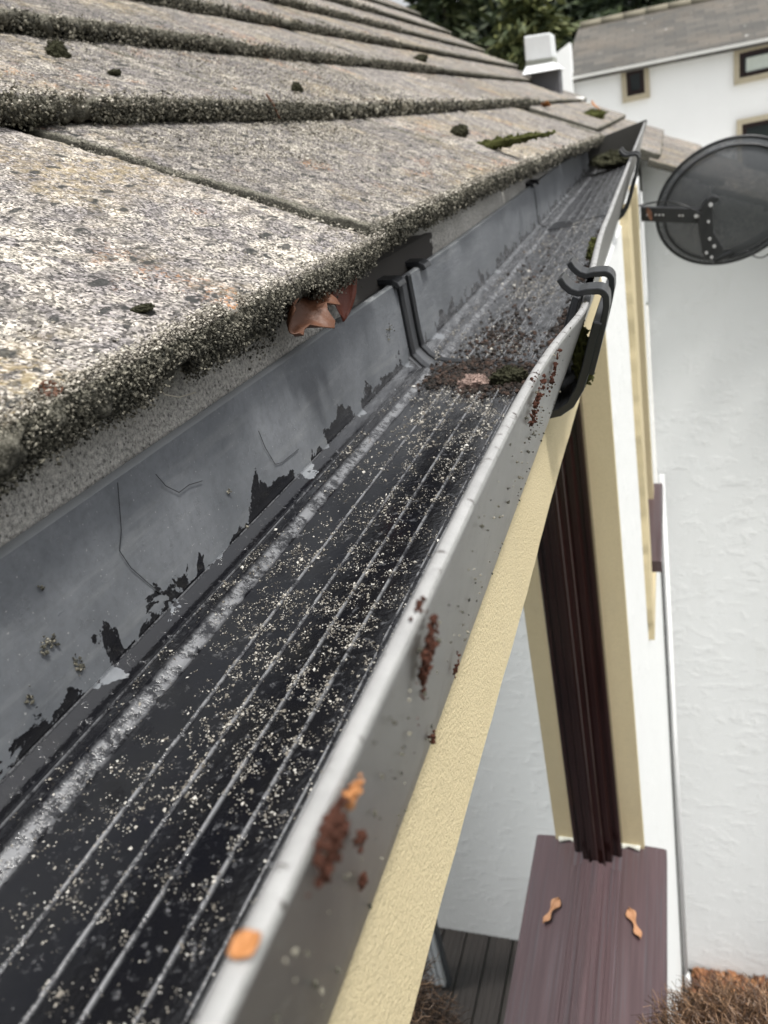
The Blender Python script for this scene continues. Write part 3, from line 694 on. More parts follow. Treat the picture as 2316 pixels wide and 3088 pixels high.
tag(mesh_np('silt', v, f, SILTM), 'pale grains of silt scattered over the wet gutter floor', 'silt', kind='stuff')

# crumbs of moss and mulch
def crumbs(name, label, spots, mat, sm=(.0005, .002), base=(ICO_V, ICO_F)):
    P = []; Q = []
    for (x, g, z, rx, rg, n) in spots:
        p = RNG.normal(size=(n, 3))*np.array([rx, rg, .0006]) + np.array([x, g, z+ZC]); p[:, 2] = np.maximum(p[:, 2], z+ZC); p[:, 0] = np.where(p[:, 0] > -.0625, -.0625 - np.abs(RNG.normal(0, .003, n)), np.maximum(p[:, 0], -.143)); P.append(p); Q.append(sm[0] + (sm[1]-sm[0])*RNG.random(n)**3)
    v, f = grains(np.concatenate(P), np.concatenate(Q), flat=.8, base=base, jit=.4)
    return tag(mesh_np(name, v, f, mat), label, 'debris', kind='stuff')
FZ = -.1192
crumbs('gutter_debris', 'dark moss crumbs and mulch washed up around the gutter joint', [(-.10, .410, FZ+.0006, .022, .007, 1500), (-.12, .435, FZ+.0004, .02, .006, 500), (-.085, .388, FZ, .012, .008, 500), (-.112, .50, FZ, .010, .028, 300), (-.095, .47, FZ, .010, .018, 200), (-.105, .56, FZ, .008, .035, 80),
    (-.066, .37, FZ+.001, .003, .012, 400), (-.068, .50, FZ, .004, .03, 300), (-.066, .66, FZ+.002, .004, .05, 300), (-.066, .85, FZ+.007, .004, .06, 260), (-.12, .75, FZ+.004, .01, .12, 90)],
    mat_grit('dark mulch', (.008, .007, .006), (.024, .017, .013), (.062, .036, .026)), (.0005, .0017))

# ---- lumps: moss clumps, stones and so on
def lump(name, p, r, mat, label, cat, group=None, n=3, rough=.35, seed=0, rz=0):
    b = MB(); N = 26; V = []; nu_, nv_ = N, N//2+1
    for i in range(nu_):
        for j in range(nv_):
            a_ = 2*math.pi*i/nu_; t = math.pi*j/(nv_-1); V.append((math.sin(t)*math.cos(a_), math.sin(t)*math.sin(a_), math.cos(t)))
    V = np.array(V); D = 1 + rough*fbm(V + seed*5.3, 1.6, 2) + rough*.7*fbm(V + seed*5.3, 5, 2); V = V*D[:, None]*np.array(r)
    c_, s__ = math.cos(rz), math.sin(rz); V = V @ np.array([[c_, s__, 0], [-s__, c_, 0], [0, 0, 1]])
    i = np.arange(nu_)[:, None]*nv_ + np.arange(nv_-1)[None]; i2 = ((np.arange(nu_)+1) % nu_)[:, None]*nv_ + np.arange(nv_-1)[None]
    Fc = np.stack([i, i+1, i2+1, i2], -1).reshape(-1, 4)
    G = RNG.integers(0, len(V), 420); gv, gf = grains(V[G]*RNG.uniform(.98, 1.12, (420, 1)), np.full(420, min(max(r), .03)*.07)*RNG.uniform(.4, 1.3, 420))
    Fq = np.concatenate([np.concatenate([Fc[:, [0, 1, 2]], Fc[:, [0, 2, 3]]]), gf + len(V)])
    o = mesh_np(name, np.concatenate([V, gv]) , Fq, mat, None, False); o.location = p
    return tag(o, label, cat, group)
def on_roof(x, y, lift=0):
    """where the sight line through this photo pixel meets the tile faces"""
    r = _ray(x, y); best = None
    for k in range(len(S)-1):
        a, b = course_pts(k); b = b + np.array([0, -TH])
        # ray (o,z)*t on the line a-b
        m_ = (b[1]-a[1])/(b[0]-a[0]); c0 = a[1]-m_*a[0]; den = r[2]-m_*r[0]
        if abs(den) < 1e-9: continue
        t = c0/den
        if t > 0 and min(a[0], b[0])-.004 <= r[0]*t <= max(a[0], b[0])+.004 and (best is None or t < best): best = t
    if best is None:             # on a nose: use the mean roof curve
        ts = np.linspace(.05, 6, 4000)/max(r[1], 1e-6); cz = -.040 + .6*(-r[0]*ts-.14) + .12*(-r[0]*ts-.14)**2
        h_ = np.where(r[2]*ts < cz)[0]; best = ts[h_[0]] if len(h_) else 1.0/r[1]
    return (r[0]*best, r[1]*best, ZC+r[2]*best+lift)
for i, (x, y, r, lab, mt_) in enumerate([
    (172, 158, (.006, .0085, .006), 'black moss clump on the second tile course, upper left corner', MOSS),
    (895, 270, (.005, .012, .004), 'flat dark moss pad on the second tile course, mid roof', MOSS),
    (345, 222, (.004, .006, .002), 'small dark moss speck right of the black clump, upper left', MOSS),
    (1383, 402, (.009, .012, .007), 'round dark brown moss ball on the eaves course beside green moss', MOSS),
    (1465, 440, (.008, .060, .004), 'long strip of olive moss lying in a tile joint near the eaves', GREENMOSS),
    (1265, 182, (.008, .016, .008), 'brown rounded moss cushion on the third tile course', MOSS),
    (1788, 350, (.020, .030, .014), 'green moss tuft with an orange leaf near the far corner of the eaves', GREENMOSS),
    (95, 905, (.0022, .003, .0010), 'small slate grey flake on the nearest tile, left edge', MOSS),
    (430, 930, (.0022, .0035, .0010), 'slate grey pebble set in the nearest tile above its ragged edge', MOSS),
    (1270, 455, (.006, .01, .002), 'dark lichen patch left of the moss ball on the eaves course', MOSS)]):
    if i in (7, 9): continue
    p = on_roof(x, y); lump('moss_clump', p, r, mt_, lab, 'moss', 'moss clumps on the tiles', seed=i, rz=.3*i)

# ---- leaves and seeds
def leaf(name, p, L, W_, mat, label, rot=(0, 0, 0), curl=.3, cat='leaf', group=None, kind_='leaf', parent=None):
    nu_, nv_ = 15, 7; V = []
    for i in range(nu_):
        t = i/(nu_-1)
        if kind_ == 'seed': hw_ = W_*(.42*math.exp(-((t-.22)/.13)**2) + .16 + .55*math.exp(-((t-.78)/.17)**2))*min(1, 8*t+.2)*min(1, 8*(1-t)+.15)
        elif kind_ == 'lobed': hw_ = W_*math.sin(math.pi*min(1, t*.96+.04))**.7*(.72+.28*math.cos(t*17))
        else: hw_ = W_*math.sin(math.pi*min(1, t*.97+.02))**.8
        for j in range(nv_):
            q = (j/(nv_-1)-.5)*2
            V.append(((t-.5)*L, q*hw_, curl*W_*(q*q*.9) + curl*L*.25*math.sin(t*3.1+q)*.6))
    V = np.array(V); V[:, 2] += .06*W_*fbm(V/L, 6, 2)*4
    o = mesh_np(name, V, grid_faces(nu_, nv_), mat, None, True); o.location = p; o.rotation_euler = rot
    md = o.modifiers.new('s', 'SOLIDIFY'); md.thickness = max(.0003, L*.012); md.offset = 0
    return tag(o, label, cat, group)
p = at_o(905, 985, -.150)
leaf('dead_leaf', (p[0]+.001, p[1]-.004, p[2]+.007), .044, .016, LEAF, 'large curled red brown leaf wedged between mortar and gutter rim left of the bracket', (1.0, -.2, 1.75), .6, kind_='lobed')
p = at_o(1030, 930, -.150)
leaf('dead_leaf', (p[0]-.001, p[1]+.008, p[2]+.008), (.034), .0065, simple('red leaf', (.16, .035, .015), .5, (120, .6, .001), .5, 50), 'upright narrow red leaf blade just behind the gutter rim by the bracket', (.6, -1.0, 1.6), .5)
for (x, y, rz, lab) in ((1913, 2790, 1.95, 'tan winged seed lying on the brown window sill'),):
    p = at_z(x, y, Z_SILL-.001)
    leaf('winged_seed', (p[0]-.0, p[1], p[2]+.002), .040, .0085, PALELEAF, lab, (.1, 0, rz), .25, 'seed', None, 'seed')
p = at_z(1560, 3090, Z_SILL)
leaf('winged_seed', (-.07, p[1]-.02, ZC+Z_SILL+.003), .036, .010, PALELEAF, 'second tan winged seed at the near end of the sill', (.1, 0, .8), .25, 'seed', None, 'seed')
p = on_roof(1647, 322, .004)
leaf('leaf_flake', p, .045, .012, ORANGE, 'orange leaf flake on the far eaves tiles below the white vent', (.4, .2, 1.9), .1)
p = at_z(740, 2850, -.0655+0); leaf('leaf_flake', (-.041, p[1], ZC-.0654), (.0034), .0015, ORANGE, 'tiny bright orange flake on the near gutter lip', (0, 0, .9), .1)
p = on_roof(1800, 345, .015); leaf('leaf_flake', p, .05, .012, ORANGE, 'orange and white leaf scrap standing in the green moss tuft', (.3, .9, .4), .3)
p = at_o(148, 1175, -.137); leaf('dead_leaf', p, .006, .0022, LEAF, 'small red brown leaf tip caught under the ragged edge of the nearest tile', (1.2, .2, 1.3), .4)
# twig
p0, p1 = on_roof(810, 312, .006), on_roof(845, 362, .001)
tw = MB(); tw.tube([(p0[0], p0[1], p0[2]-ZC), ((p0[0]+p1[0])/2, (p0[1]+p1[1])/2+.001, (p0[2]+p1[2])/2-ZC+.001), (p1[0], p1[1], p1[2]-ZC)], [.0009, .0010, .0007], 6)
tag(tw.build('twig', LEAF, None, True), 'thin brown twig leaning on the dark step of the second tile course', 'twig')
# grass stalk hanging from the eave
hp = [at_o(x, y, o_) for x, y, o_ in ((432, 1108, -.139), (465, 1150, -.1385), (497, 1190, -.141), (540, 1198, -.145), (590, 1183, -.150))]
st_ = MB(); st_.tube([(x, y, z-ZC) for x, y, z in hp], .00022, 5); tag(st_.build('dry_stalk', simple('straw', (.6, .55, .45), .6), None, True), 'fine curved dry stalk hanging from the nearest tile edge', 'stalk')

# mulch stuck to the outer face and lip
def face_x(z): return -.0399 + (z+.070)/.049*.0146 + .0006
sp_ = []
def stick(x, y, n, ry, rz, lab, mat=REDBITS, sm=(.0003, .0013)):
    r = _ray(x, y); best = None
    for it in range(60):
        z = -.068 - it*.0009; t = z/r[2]; g = r[1]*t; X = face_x(z) + float(flare(np.array([g]))[0])*max(0, (z+.1205)/.0535)
        e = abs(r[0]*t - X)
        if best is None or e < best[0]: best = (e, X, g, z)
    _, X, g, z = best
    n = int(n*1.7); q = RNG.normal(size=(n, 3))*np.array([.0004, ry, rz]) + np.array([X, g, z]); cl_ = fbm(q*np.array([1, 1, .45]), 520, 2, n) > -.12; q = q[cl_]; n = len(q); fl = flare(q[:, 1])*np.clip((q[:, 2]+.1205)/.0535, 0, 1)
    q[:, 0] = np.where(q[:, 2] < -.068, face_x(q[:, 2]) + fl, X) + RNG.uniform(0, .0008, n); q[:, 2] = np.minimum(q[:, 2], -.0655) + ZC
    sz = (sm[0] + (sm[1]-sm[0])*RNG.random(n)**3)*.6; v, f = grains(q, sz, base=(ICO_V, ICO_F), jit=.55)
    return tag(mesh_np('mulch_clump', v, f, mat), lab, 'debris', 'mulch clumps stuck to the gutter front')
stick(960, 2520, 260, .0022, .0022, 'rusty brown mulch clump spilling over the lower gutter lip')
stick(1285, 1960, 200, .0018, .004, 'streaky red brown mulch splash halfway along the gutter front')
stick(1618, 1205, 110, .004, .004, 'dark red mulch splash on the gutter lip just before the bracket')
stick(1668, 1120, 70, .004, .003, 'small dark mulch spot on the gutter front nearest the bracket')
stick(1075, 2530, 16, .0006, .0009, 'lone brown crumb on the lower gutter front', sm=(.0005, .0011))
stick(1085, 2655, 16, .0006, .0009, 'dark crumb below the lone brown crumb on the gutter front', sm=(.0005, .0011))
stick(1010, 2385, 30, .0010, .0006, 'bright orange mulch fleck at the top of the lower lip clump', ORANGE, (.0004, .0010))
stick(1295, 2240, 24, .0008, .0014, 'dark hanging crumb at the bottom edge of the gutter front', sm=(.0005, .0012))
stick(1370, 2020, 20, .0005, .0022, 'thin dark sliver at the bottom edge of the gutter front, midway', sm=(.0004, .001))
# things on the back wall: dirt specks and hair-thin roots
def wall_pts(pix, o_=-.1504): return [(q_[0], q_[1], q_[2]-ZC) for q_ in (at_o(x, y, o_) for x, y in pix)]
for pix, lab in (([(355, 1455), (360, 1520), (366, 1600), (360, 1660), (395, 1712), (440, 1752), (485, 1790)], 'long thin dark root hair clinging to the back wall of the gutter'),
                 ([(470, 1430), (500, 1465), (540, 1485), (570, 1462), (610, 1450)], 'short curled root hair high on the back wall of the gutter'),
                 ([(780, 1300), (800, 1350), (830, 1400), (850, 1395), (900, 1355)], 'forked root hair on the back wall nearer the bracket')):
    b = MB(); b.tube(wall_pts(pix), .00013, 5, False); tag(b.build('root_hair', BLACK, None, True), lab, 'root')
P = []; Q = []
for (x, y, r_, n) in ((150, 1935, .0011, 26), (130, 1960, .0008, 14), (245, 2010, .0008, 22), (228, 1992, .0008, 10), (88, 2105, .0007, 14), (125, 1770, .0006, 8), (690, 1480, .0007, 10), (745, 1590, .0006, 8), (1180, 990, .0018, 14), (1170, 1010, .0018, 14)):
    c_ = np.array(at_o(x, y, -.1503)); q = RNG.normal(size=(n, 3))*np.array([.0002, r_, r_]) + c_; P.append(q); Q.append(RNG.uniform(.0002, .0006, n))
v, f = grains(np.concatenate(P), np.concatenate(Q)); tag(mesh_np('wall_specks', v, f, CRUST), 'small dirt specks clinging to the back wall of the gutter', 'debris', kind='stuff')
# sparse specks on the front
n = 260; g = RNG.uniform(.03, .40, n); z = RNG.uniform(-.116, -.068, n); q = np.stack([face_x(z)+flare(g)*np.clip((z+.1205)/.0535, 0, 1)-.0001, g, z+ZC], 1)
v, f = grains(q, RNG.uniform(.0002, .0006, n)); tag(mesh_np('front_specks', v, f, CRUST), 'scattered dark specks on the gutter front', 'debris', kind='stuff')
lump('dirt_clod', (-.083, .394, ZC-.117), (.010, .0055, .0055), MOSS, 'dark dirt clod lying on the gutter floor in front of the bracket', 'debris', seed=21)
lump('stone_chip', (-.102, .395, ZC-.1175), (.008, .0045, .0035), simple('pinkish stone', (.28, .20, .17), .8, (300, .8, .001), .4, 120), 'flat pinkish stone chip beside the dirt clod at the gutter joint', 'stone', seed=22)
lump('moss_clump', (-.062, .70, ZC-.106), (.005, .022, .008), GREENMOSS, 'green moss cushion inside the far gutter length against the front wall', 'moss', 'moss clumps on the tiles', seed=25)
lump('moss_clump', (-.10, 1.62, ZC-.085), (.035, .04, .012), MOSS, 'dark green moss filling the far end of the gutter', 'moss', 'moss clumps on the tiles', seed=26)
lump('moss_clump', (-.0425, .374, ZC-.102), (.0045, .009, .015), GREENMOSS, 'green moss growing down the seam of the near union bracket', 'moss', 'moss clumps on the tiles', seed=27)

# ================================================================== dish
DG = 1.62
dc = at_g(2196, 612, DG)
dish = empty('satellite_dish', dc, 'dark grey mesh satellite dish seen from behind, mounted at the wall corner', 'satellite dish')
def mat_mesh():
    m = MT('perforated dish mesh'); m.col((.075, .080, .086)).rough(.5)
    wv = m.voro(1500, 'Distance'); hole = m.math('MULTIPLY', m.ramp(wv, [(.25, 1), (.28, 0)], 'LINEAR'), 1.0)
    tr = m.node('ShaderNodeBsdfTransparent'); mx = m.node('ShaderNodeMixShader'); m.link(hole, mx.inputs[0]); m.link(m.p.outputs[0], mx.inputs[1]); m.link(tr.outputs[0], mx.inputs[2]); m.link(mx.outputs[0], m.out.inputs[0])
    return m.m
MESHM = mat_mesh()
RA, RB = .124, .108
tilt = Matrix.Rotation(math.radians(-13), 4, 'Y') @ Matrix.Rotation(math.radians(8), 4, 'X')
def dpt(u, v_, dep=0):           # dish-local: u right, v up, bowl bulging back towards the lens
    rr = u*u + v_*v_
    q = tilt @ Vector((u*RA, -.030*(1-rr) + dep, v_*RB)); return (dc[0]+q.x, dc[1]+q.y, dc[2]-ZC+q.z)
V = []; nr_, na = 14, 72
for i in range(nr_+1):
    for j in range(na): a_ = 2*math.pi*j/na; V.append(dpt(i/nr_*math.cos(a_), i/nr_*math.sin(a_)))
b = MB(); b.v = V; b.f = [(i*na+j, i*na+(j+1) % na, (i+1)*na+(j+1) % na, (i+1)*na+j) for i in range(nr_) for j in range(na)]
b.build('reflector', MESHM, dish, True)
DBLK = simple('dish black steel', (.02, .021, .023), .4)
b = MB(); b.tube([dpt(math.cos(2*math.pi*j/72), math.sin(2*math.pi*j/72)) for j in range(73)], .0026, 8, False); b.build('rim', DBLK, dish, True)
b = MB(); b.tube([dpt(.90*math.cos(2*math.pi*j/72), .90*math.sin(2*math.pi*j/72), -.003) for j in range(73)], .0022, 6, False); b.build('rim_fold', DBLK, dish, True)
# mounting arm from the wall corner, with holes and bolts
BO = simple('zinc bolts', (.55, .55, .55), .35)
q0 = at_g(1931, 652, 1.52); q1 = at_g(2122, 652, 1.55)
b = MB(); zc = q0[2]-ZC
b.prism([(q0[0], zc-.0125), (q1[0], q1[2]-ZC-.0125), (q1[0], q1[2]-ZC+.0125), (q0[0], zc+.0125)], 'y', 1.548, 1.566)
b.build('mount_arm', DBLK, dish, bevel=.001)
b = MB(); b.box(-.060, -.056, 1.53, 1.60, zc-.03, zc+.03); b.build('wall_plate', DBLK, dish, bevel=.001)
for fx in (.12, .24, .30, .36, .62, .67, .88, .94):
    x = q0[0] + (q1[0]-q0[0])*fx; z = zc + (q1[2]-ZC-zc)*fx; rr = .0032 if fx in (.12, .88, .94) else .0016
    b = MB(); b.tube([(x, 1.5475, z), (x, 1.5455, z)], rr, 8); b.build('bolt', BO, dish)
# clamp body: upright plate, hooked top, flared foot
def g2(x, y): p_ = at_g(x, y, 1.545); return (p_[0], p_[2]-ZC)
body = [g2(2115, 625), g2(2130, 600), g2(2150, 590), g2(2168, 594), g2(2168, 606), g2(2150, 612), g2(2150, 660), g2(2152, 700), g2(2180, 745), g2(2182, 762), g2(2160, 778), g2(2128, 782), g2(2116, 760), g2(2104, 672)]
b = MB(); b.prism(body, 'y', 1.540, 1.566); b.build('clamp', DBLK, dish, bevel=.0012)
for (x, y, r_) in ((2143, 617, .0045), (2136, 668, .003), (2140, 720, .003), (2154, 742, .0035), (2130, 762, .003), (2146, 775, .003)):
    p_ = at_g(x, y, 1.54); b = MB(); b.tube([(p_[0], 1.5395, p_[2]-ZC), (p_[0], 1.536, p_[2]-ZC)], r_*.8, 8); b.build('bolt', BO, dish)
lp0 = at_g(2150, 785, 1.60); lp1 = (dc[0]+.15, 1.80, dc[2]-.06)
b = MB(); b.tube([(lp0[0], lp0[1], lp0[2]-ZC), (lp0[0]+.07, 1.66, lp0[2]-ZC+.012), (lp1[0], lp1[1], lp1[2]-ZC)], .007, 10); b.build('feed_arm', DBLK, dish, True)
b = MB(); b.tube([(lp1[0]-.01, lp1[1]-.0, lp1[2]-ZC+.0), (lp1[0]-.03, lp1[1]-.05, lp1[2]-ZC+.055)], [.018, .022], 14); b.build('receiver', DBLK, dish, True)
b = MB(); c0 = at_g(1915, 628, 1.53); pts = []
for i in range(26):
    t = i/25; px = 1912 + t*205; py = 625 - 24*math.sin(t*math.pi)*(.8) + 22*t**3
    q_ = at_g(px, py, 1.535 + .01*math.sin(t*6)); pts.append((q_[0], q_[1], q_[2]-ZC))
b.tube(pts, .0016, 6); b.build('cable', DBLK, dish, True); b = MB()
pts = []
for i in range(20):
    t = i/19; q_ = at_g(2250+90*t, 755+22*math.sin(t*math.pi*1.1), 1.60); pts.append((q_[0], q_[1], q_[2]-ZC))
b.tube(pts, .0014, 6); b.build('cable', DBLK, dish, True)
q = at_g(1958, 645, 1.53); leaf('dead_leaf', q, .026, .004, LEAF, 'thin orange brown leaf stalk caught on the dish mounting arm', (1.5, 1.3, .2), .2)

# downpipe at the inner corner
dp = empty('downpipe', (-.03, 1.87, 0), 'slim white downpipe standing in the inner corner beside the blank wall', 'pipe')
b = MB(); b.tube([(-.0470, 1.87, -.84), (-.0470, 1.87, -2.80)], .0070, 14); b.build('pipe', simple('white pvc', (.78, .78, .78), .35), dp, True)
b = MB(); b.tube([(-.0440, 1.87, -2.845), (-.0440, 1.87, -2.80), (-.0440, 1.87, -2.76)], [.012, .011, .0080], 14); b.build('shoe', simple('white pvc shoe', (.74, .74, .74), .4), dp, True)
b = MB(); b.tube([(-.0575, 1.86, -.9), (-.0575, 1.86, -2.84)], .0030, 8); tag(b.build('cable', simple('black shade strip', (.012, .012, .012), .5), None, True), 'black shade strip drawn as the dark gap between the wall and the white downpipe', 'cable')  # black strip standing for the shaded gap beside the pipe

# ================================================================== roof vent
VG = 2.85
def vp(x, y, g=VG): p_ = at_g(x, y, g); return (p_[0], p_[2]-ZC)
vb = on_roof(1650, 262)
vent = empty('roof_vent', (vp(1650, 250)[0], VG, ZC+vp(1650, 262)[1]), 'white box vent cowl on a dark grey neck, standing on the far roof slope', 'vent')
WV = simple('white vent plastic', (.74, .76, .77), .5)
c_tl, c_tr, c_bl, c_br = vp(1580, 110), vp(1660, 98), vp(1585, 185), vp(1668, 172)
b = MB(); b.prism([c_bl, c_br, c_tr, c_tl], 'y', VG-.005, VG+.10); b.build('cowl', WV, vent, bevel=.004)
b = MB(); e_l, e_r = vp(1579, 228), vp(1692, 208); s_l, s_r = vp(1585, 200), vp(1668, 186)
V8 = [(s_l[0], VG+.0, s_l[1]), (s_r[0], VG+.0, s_r[1]), (s_r[0], VG+.11, s_r[1]), (s_l[0], VG+.11, s_l[1]), (e_l[0], VG-.04, e_l[1]), (e_r[0], VG-.04, e_r[1]), (e_r[0], VG+.14, e_r[1]), (e_l[0], VG+.14, e_l[1])]
b.v = V8; b.f = [(0, 1, 2, 3), (7, 6, 5, 4), (0, 4, 5, 1), (1, 5, 6, 2), (2, 6, 7, 3), (3, 7, 4, 0)]; b.build('skirt', WV, vent, bevel=.003)
b = MB(); b.prism([s_l, s_r, c_br, c_bl], 'y', VG+.002, VG+.098); b.build('louvre_band', simple('grey green louvre', (.34, .35, .31), .7), vent)
b = MB(); b.prism([vp(1612, 300), vp(1690, 300), vp(1684, 205), vp(1600, 222)], 'y', VG+.005, VG+.09); b.build('neck', simple('lead grey neck', (.10, .10, .11), .6), vent)
# white broken pipe end lying on the tiles
p = on_roof(1750, 305, .006)
wp = empty('pipe_offcut', p, 'short white plastic pipe offcut lying on the far eaves tiles', 'pipe')
b = MB(); b.tube([(p[0]-.014, p[1]-.01, p[2]-ZC+.004), (p[0]+.010, p[1]+.01, p[2]-ZC-.002)], .007, 12); b.build('tube', simple('white plastic', (.8, .8, .78), .4), wp, True)

# ================================================================== ground
def plane(name, x0, x1, y0, y1, z, mat, label=None, kind='structure'):
    o = mesh_np(name, [(x0, y0, z), (x1, y0, z), (x1, y1, z), (x0, y1, z)], [(0, 1, 2, 3)], mat); o['kind'] = kind
    return o
def mat_grass():
    m = MT('rough grass'); m.col(m.mix(m.noise(.8, 6, .7), (.03, .05, .015), (.08, .10, .035))).rough(1).bump(m.noise(30, 4), 1, .03); return m.m
plane('ground', -60, 60, -30, 120, -.02, mat_grass())
plane('bounce_yard', -12, 14, GW+.2, 12.9, -.012, simple('pale bounce paving', (.50, .49, .46), .9, (60, .5, .004), .15, 2))  # unseen pale paving, added to bounce light up onto the far house
def mat_deck():
    m = MT('wet dark decking'); x = m.node('ShaderNodeSeparateXYZ'); m.link(m.coord(), x.inputs[0])
    c = m.mix(m.noise(40, 5, .7, m.mapped((1, .06, 1))), (.008, .007, .006), (.035, .027, .023)); m.col(c).rough(.4); m.bump(m.noise(120, 3, .6, m.mapped((1, .05, 1))), .6, .002); return m.m
dk = MB(); x = -.30
while x < 3.0:
    dk.box(x, x+.088, -2.5, GW, -.03-ZC, 0-ZC, .002)
    for q_ in range(3): dk.box(x+.014+q_*.024, x+.022+q_*.024, -2.5, GW, -.0005-ZC, .0022-ZC)
    x += .094
d_ = dk.build('deck', mat_deck()); d_['kind'] = 'structure'
# leaf litter along the wall foot
n = 420; V = []; Fc = []
bx = RNG.uniform(-.02, .32, n); by = GW - np.abs(RNG.normal(0, .055, n)) - .01
for i in range(n):
    L = random.uniform(.012, .03); a_ = random.uniform(0, 6.28); t1, t2 = random.uniform(-.7, .7), random.uniform(-.7, .7); c0_ = Vector((bx[i], by[i], random.uniform(.004, .03)))
    u = Vector((math.cos(a_), math.sin(a_), t1))*L; v_ = Vector((-math.sin(a_), math.cos(a_), t2))*L*.45; b0 = len(V)
    V += [tuple(c0_-u), tuple(c0_+v_), tuple(c0_+u), tuple(c0_-v_)]; Fc.append((b0, b0+1, b0+2, b0+3))
mlit = mat_grit('leaf litter', (.04, .018, .012), (.18, .075, .035), (.40, .20, .09)); tag(mesh_np('leaf_litter', V, Fc, mlit), 'drift of brown and orange leaves along the foot of the white wall', 'leaf litter', kind='stuff')

# ================================================================== far white house
HG = 13.0
def hp_(x, y, g=HG): p_ = at_g(x, y, g); return (p_[0], p_[2]-ZC)
e0, e1 = hp_(1718, 232), hp_(2316, 112); sl_ = (e1[1]-e0[1])/(e1[0]-e0[0])
X0 = e0[0]; X1 = X0 + 9; def_z = lambda x: e0[1] + sl_*(x-X0)
fh = empty('white_house', (X0+3, HG+2, 0), 'large white rendered house with a grey slate roof beyond the bungalow', 'house')
EZ = (e0[1]+e1[1])/2
b = MB(); b.prism([(X0, -ZC), (X1, -ZC), (X1, def_z(X1)), (X0, def_z(X0))], 'y', HG, HG+5); b.build('wall', FARWHITE, fh)
rg0, rg1 = hp_(1745, 85, HG+2.2), hp_(2090, 10, HG+2.2); rsl = (rg1[1]-rg0[1])/(rg1[0]-rg0[0]); RZ = lambda x: rg0[1] + rsl*(x-rg0[0])
def mat_slate():
    m = MT('old slate'); br = m.node('ShaderNodeTexBrick'); mp = m.mapped((1, 1, 1)); 
    sx = m.node('ShaderNodeSeparateXYZ'); m.link(m.coord(), sx.inputs[0]); cb = m.node('ShaderNodeCombineXYZ'); m.link(sx.outputs[0], cb.inputs[0]); m.link(sx.outputs[1], cb.inputs[1]); m.link(cb.outputs[0], br.inputs['Vector'])
    br.inputs['Scale'].default_value = 1; br.inputs['Brick Width'].default_value = .28; br.inputs['Row Height'].default_value = .16; br.inputs['Mortar Size'].default_value = .006
    br.inputs['Color1'].default_value = (.070, .068, .062, 1); br.inputs['Color2'].default_value = (.125, .115, .100, 1); br.inputs['Mortar'].default_value = (.05, .05, .05, 1)
    c = m.mix(m.math('MULTIPLY', m.ramp(m.noise(1.2, 5, .7), [(.45, 0), (.65, 1)]), .25), br.outputs[0], (.17, .13, .09))
    c = m.mix(m.ramp(m.noise(9, 3, .6), [(.70, 0), (.73, 1)]), c, (.45, .45, .42)); m.col(c).rough(.85); return m.m
SLATE = mat_slate()
V = [(X0-.02, HG-.18, def_z(X0)), (X1, HG-.18, def_z(X1)), (X1, HG+2.2, RZ(X1)), (rg0[0], HG+2.2, rg0[1]), (X0-.05, HG+1.6, def_z(X0)+ (rg0[1]-def_z(X0))*.72)]
b = MB(); b.v = V + [(x, y, z-.09) for x, y, z in V]; b.f = [(0, 1, 2, 3, 4), (9, 8, 7, 6, 5)] + [(i, i+5, (i+1) % 5+5, (i+1) % 5) for i in range(5)]; b.build('roof', SLATE, fh)
b = MB(); b.prism([(X0, def_z(X0)-.05), (X0, def_z(X0)-.01), (X1, def_z(X1)-.01), (X1, def_z(X1)-.05)], 'y', HG-.20, HG-.14)
b.build('gutter', simple('pale gutter', (.62, .62, .60), .5), fh)
b = MB()
for i in range(14): xx = rg0[0] + .03 + i*.34; b.tube([(xx, HG+2.2, RZ(xx)+.01), (xx+.33, HG+2.2, RZ(xx+.33)+.01)], .07, 8)
b.build('ridge_tiles', simple('lichened ridge', (.22, .20, .15), .9), fh, True)
# set-forward white gable wing at the left corner
ga = [hp_(1640, 300, HG-.3), hp_(1716, 300, HG-.3), hp_(1717, 128, HG-.3), hp_(1662, 172, HG-.3)]
b = MB(); b.prism([(ga[0][0], -ZC), (ga[1][0], -ZC), ga[2], ga[3]], 'y', HG-.3, HG-.01); b.build('gable', FARWHITE, fh)
def fwin(xa, ya, xb, yb, name_lab, blind=False, jam=12):
    w_ = empty('window', (hp_((xa+xb)/2, (ya+yb)/2)[0], HG, ZC+hp_(xa, ya)[1])); w_.parent = fh; w_.matrix_parent_inverse = Matrix.Translation(-fh.location)
    a0 = hp_(xa, yb); a1 = hp_(xb, ya); x0, z0, x1, z1 = a0[0], a0[1], a1[0], hp_(xa, ya)[1]; t = jam/F*HG; zz = .05
    m = MB(); m.box(x0, x0+t, HG-.05, HG+.02, z0, z1); m.box(x1-t, x1, HG-.05, HG+.02, z0, z1); m.box(x0+t, x1-t, HG-.05, HG+.02, z1-t, z1); m.box(x0+t, x1-t, HG-.06, HG+.02, z0, z0+t*1.1)
    m.build('surround', simple('stone coloured surround', (.42, .37, .27), .8), w_)
    f0, f1, h0, h1 = x0+t, x1-t, z0+t*1.1, z1-t; k = .055
    m = MB(); m.box(f0, f0+k, HG-.03, HG-.004, h0, h1); m.box(f1-k, f1, HG-.03, HG-.004, h0, h1); m.box(f0+k, f1-k, HG-.03, HG-.004, h0, h0+k); m.box(f0+k, f1-k, HG-.03, HG-.004, h1-k, h1); m.build('frame', FRAME, w_)
    MB().box(f0+k, f1-k, HG-.012, HG-.008, h0+k, h1-k).build('pane', simple('far window glass', (.025, .03, .032), .05), w_)
    if blind: MB().box(f0+k+.03, f1-k-.03, HG-.016, HG-.013, h1-k-.22, h1-k-.02).build('blind', simple('pale blind', (.55, .6, .55), .8), w_)
    return w_
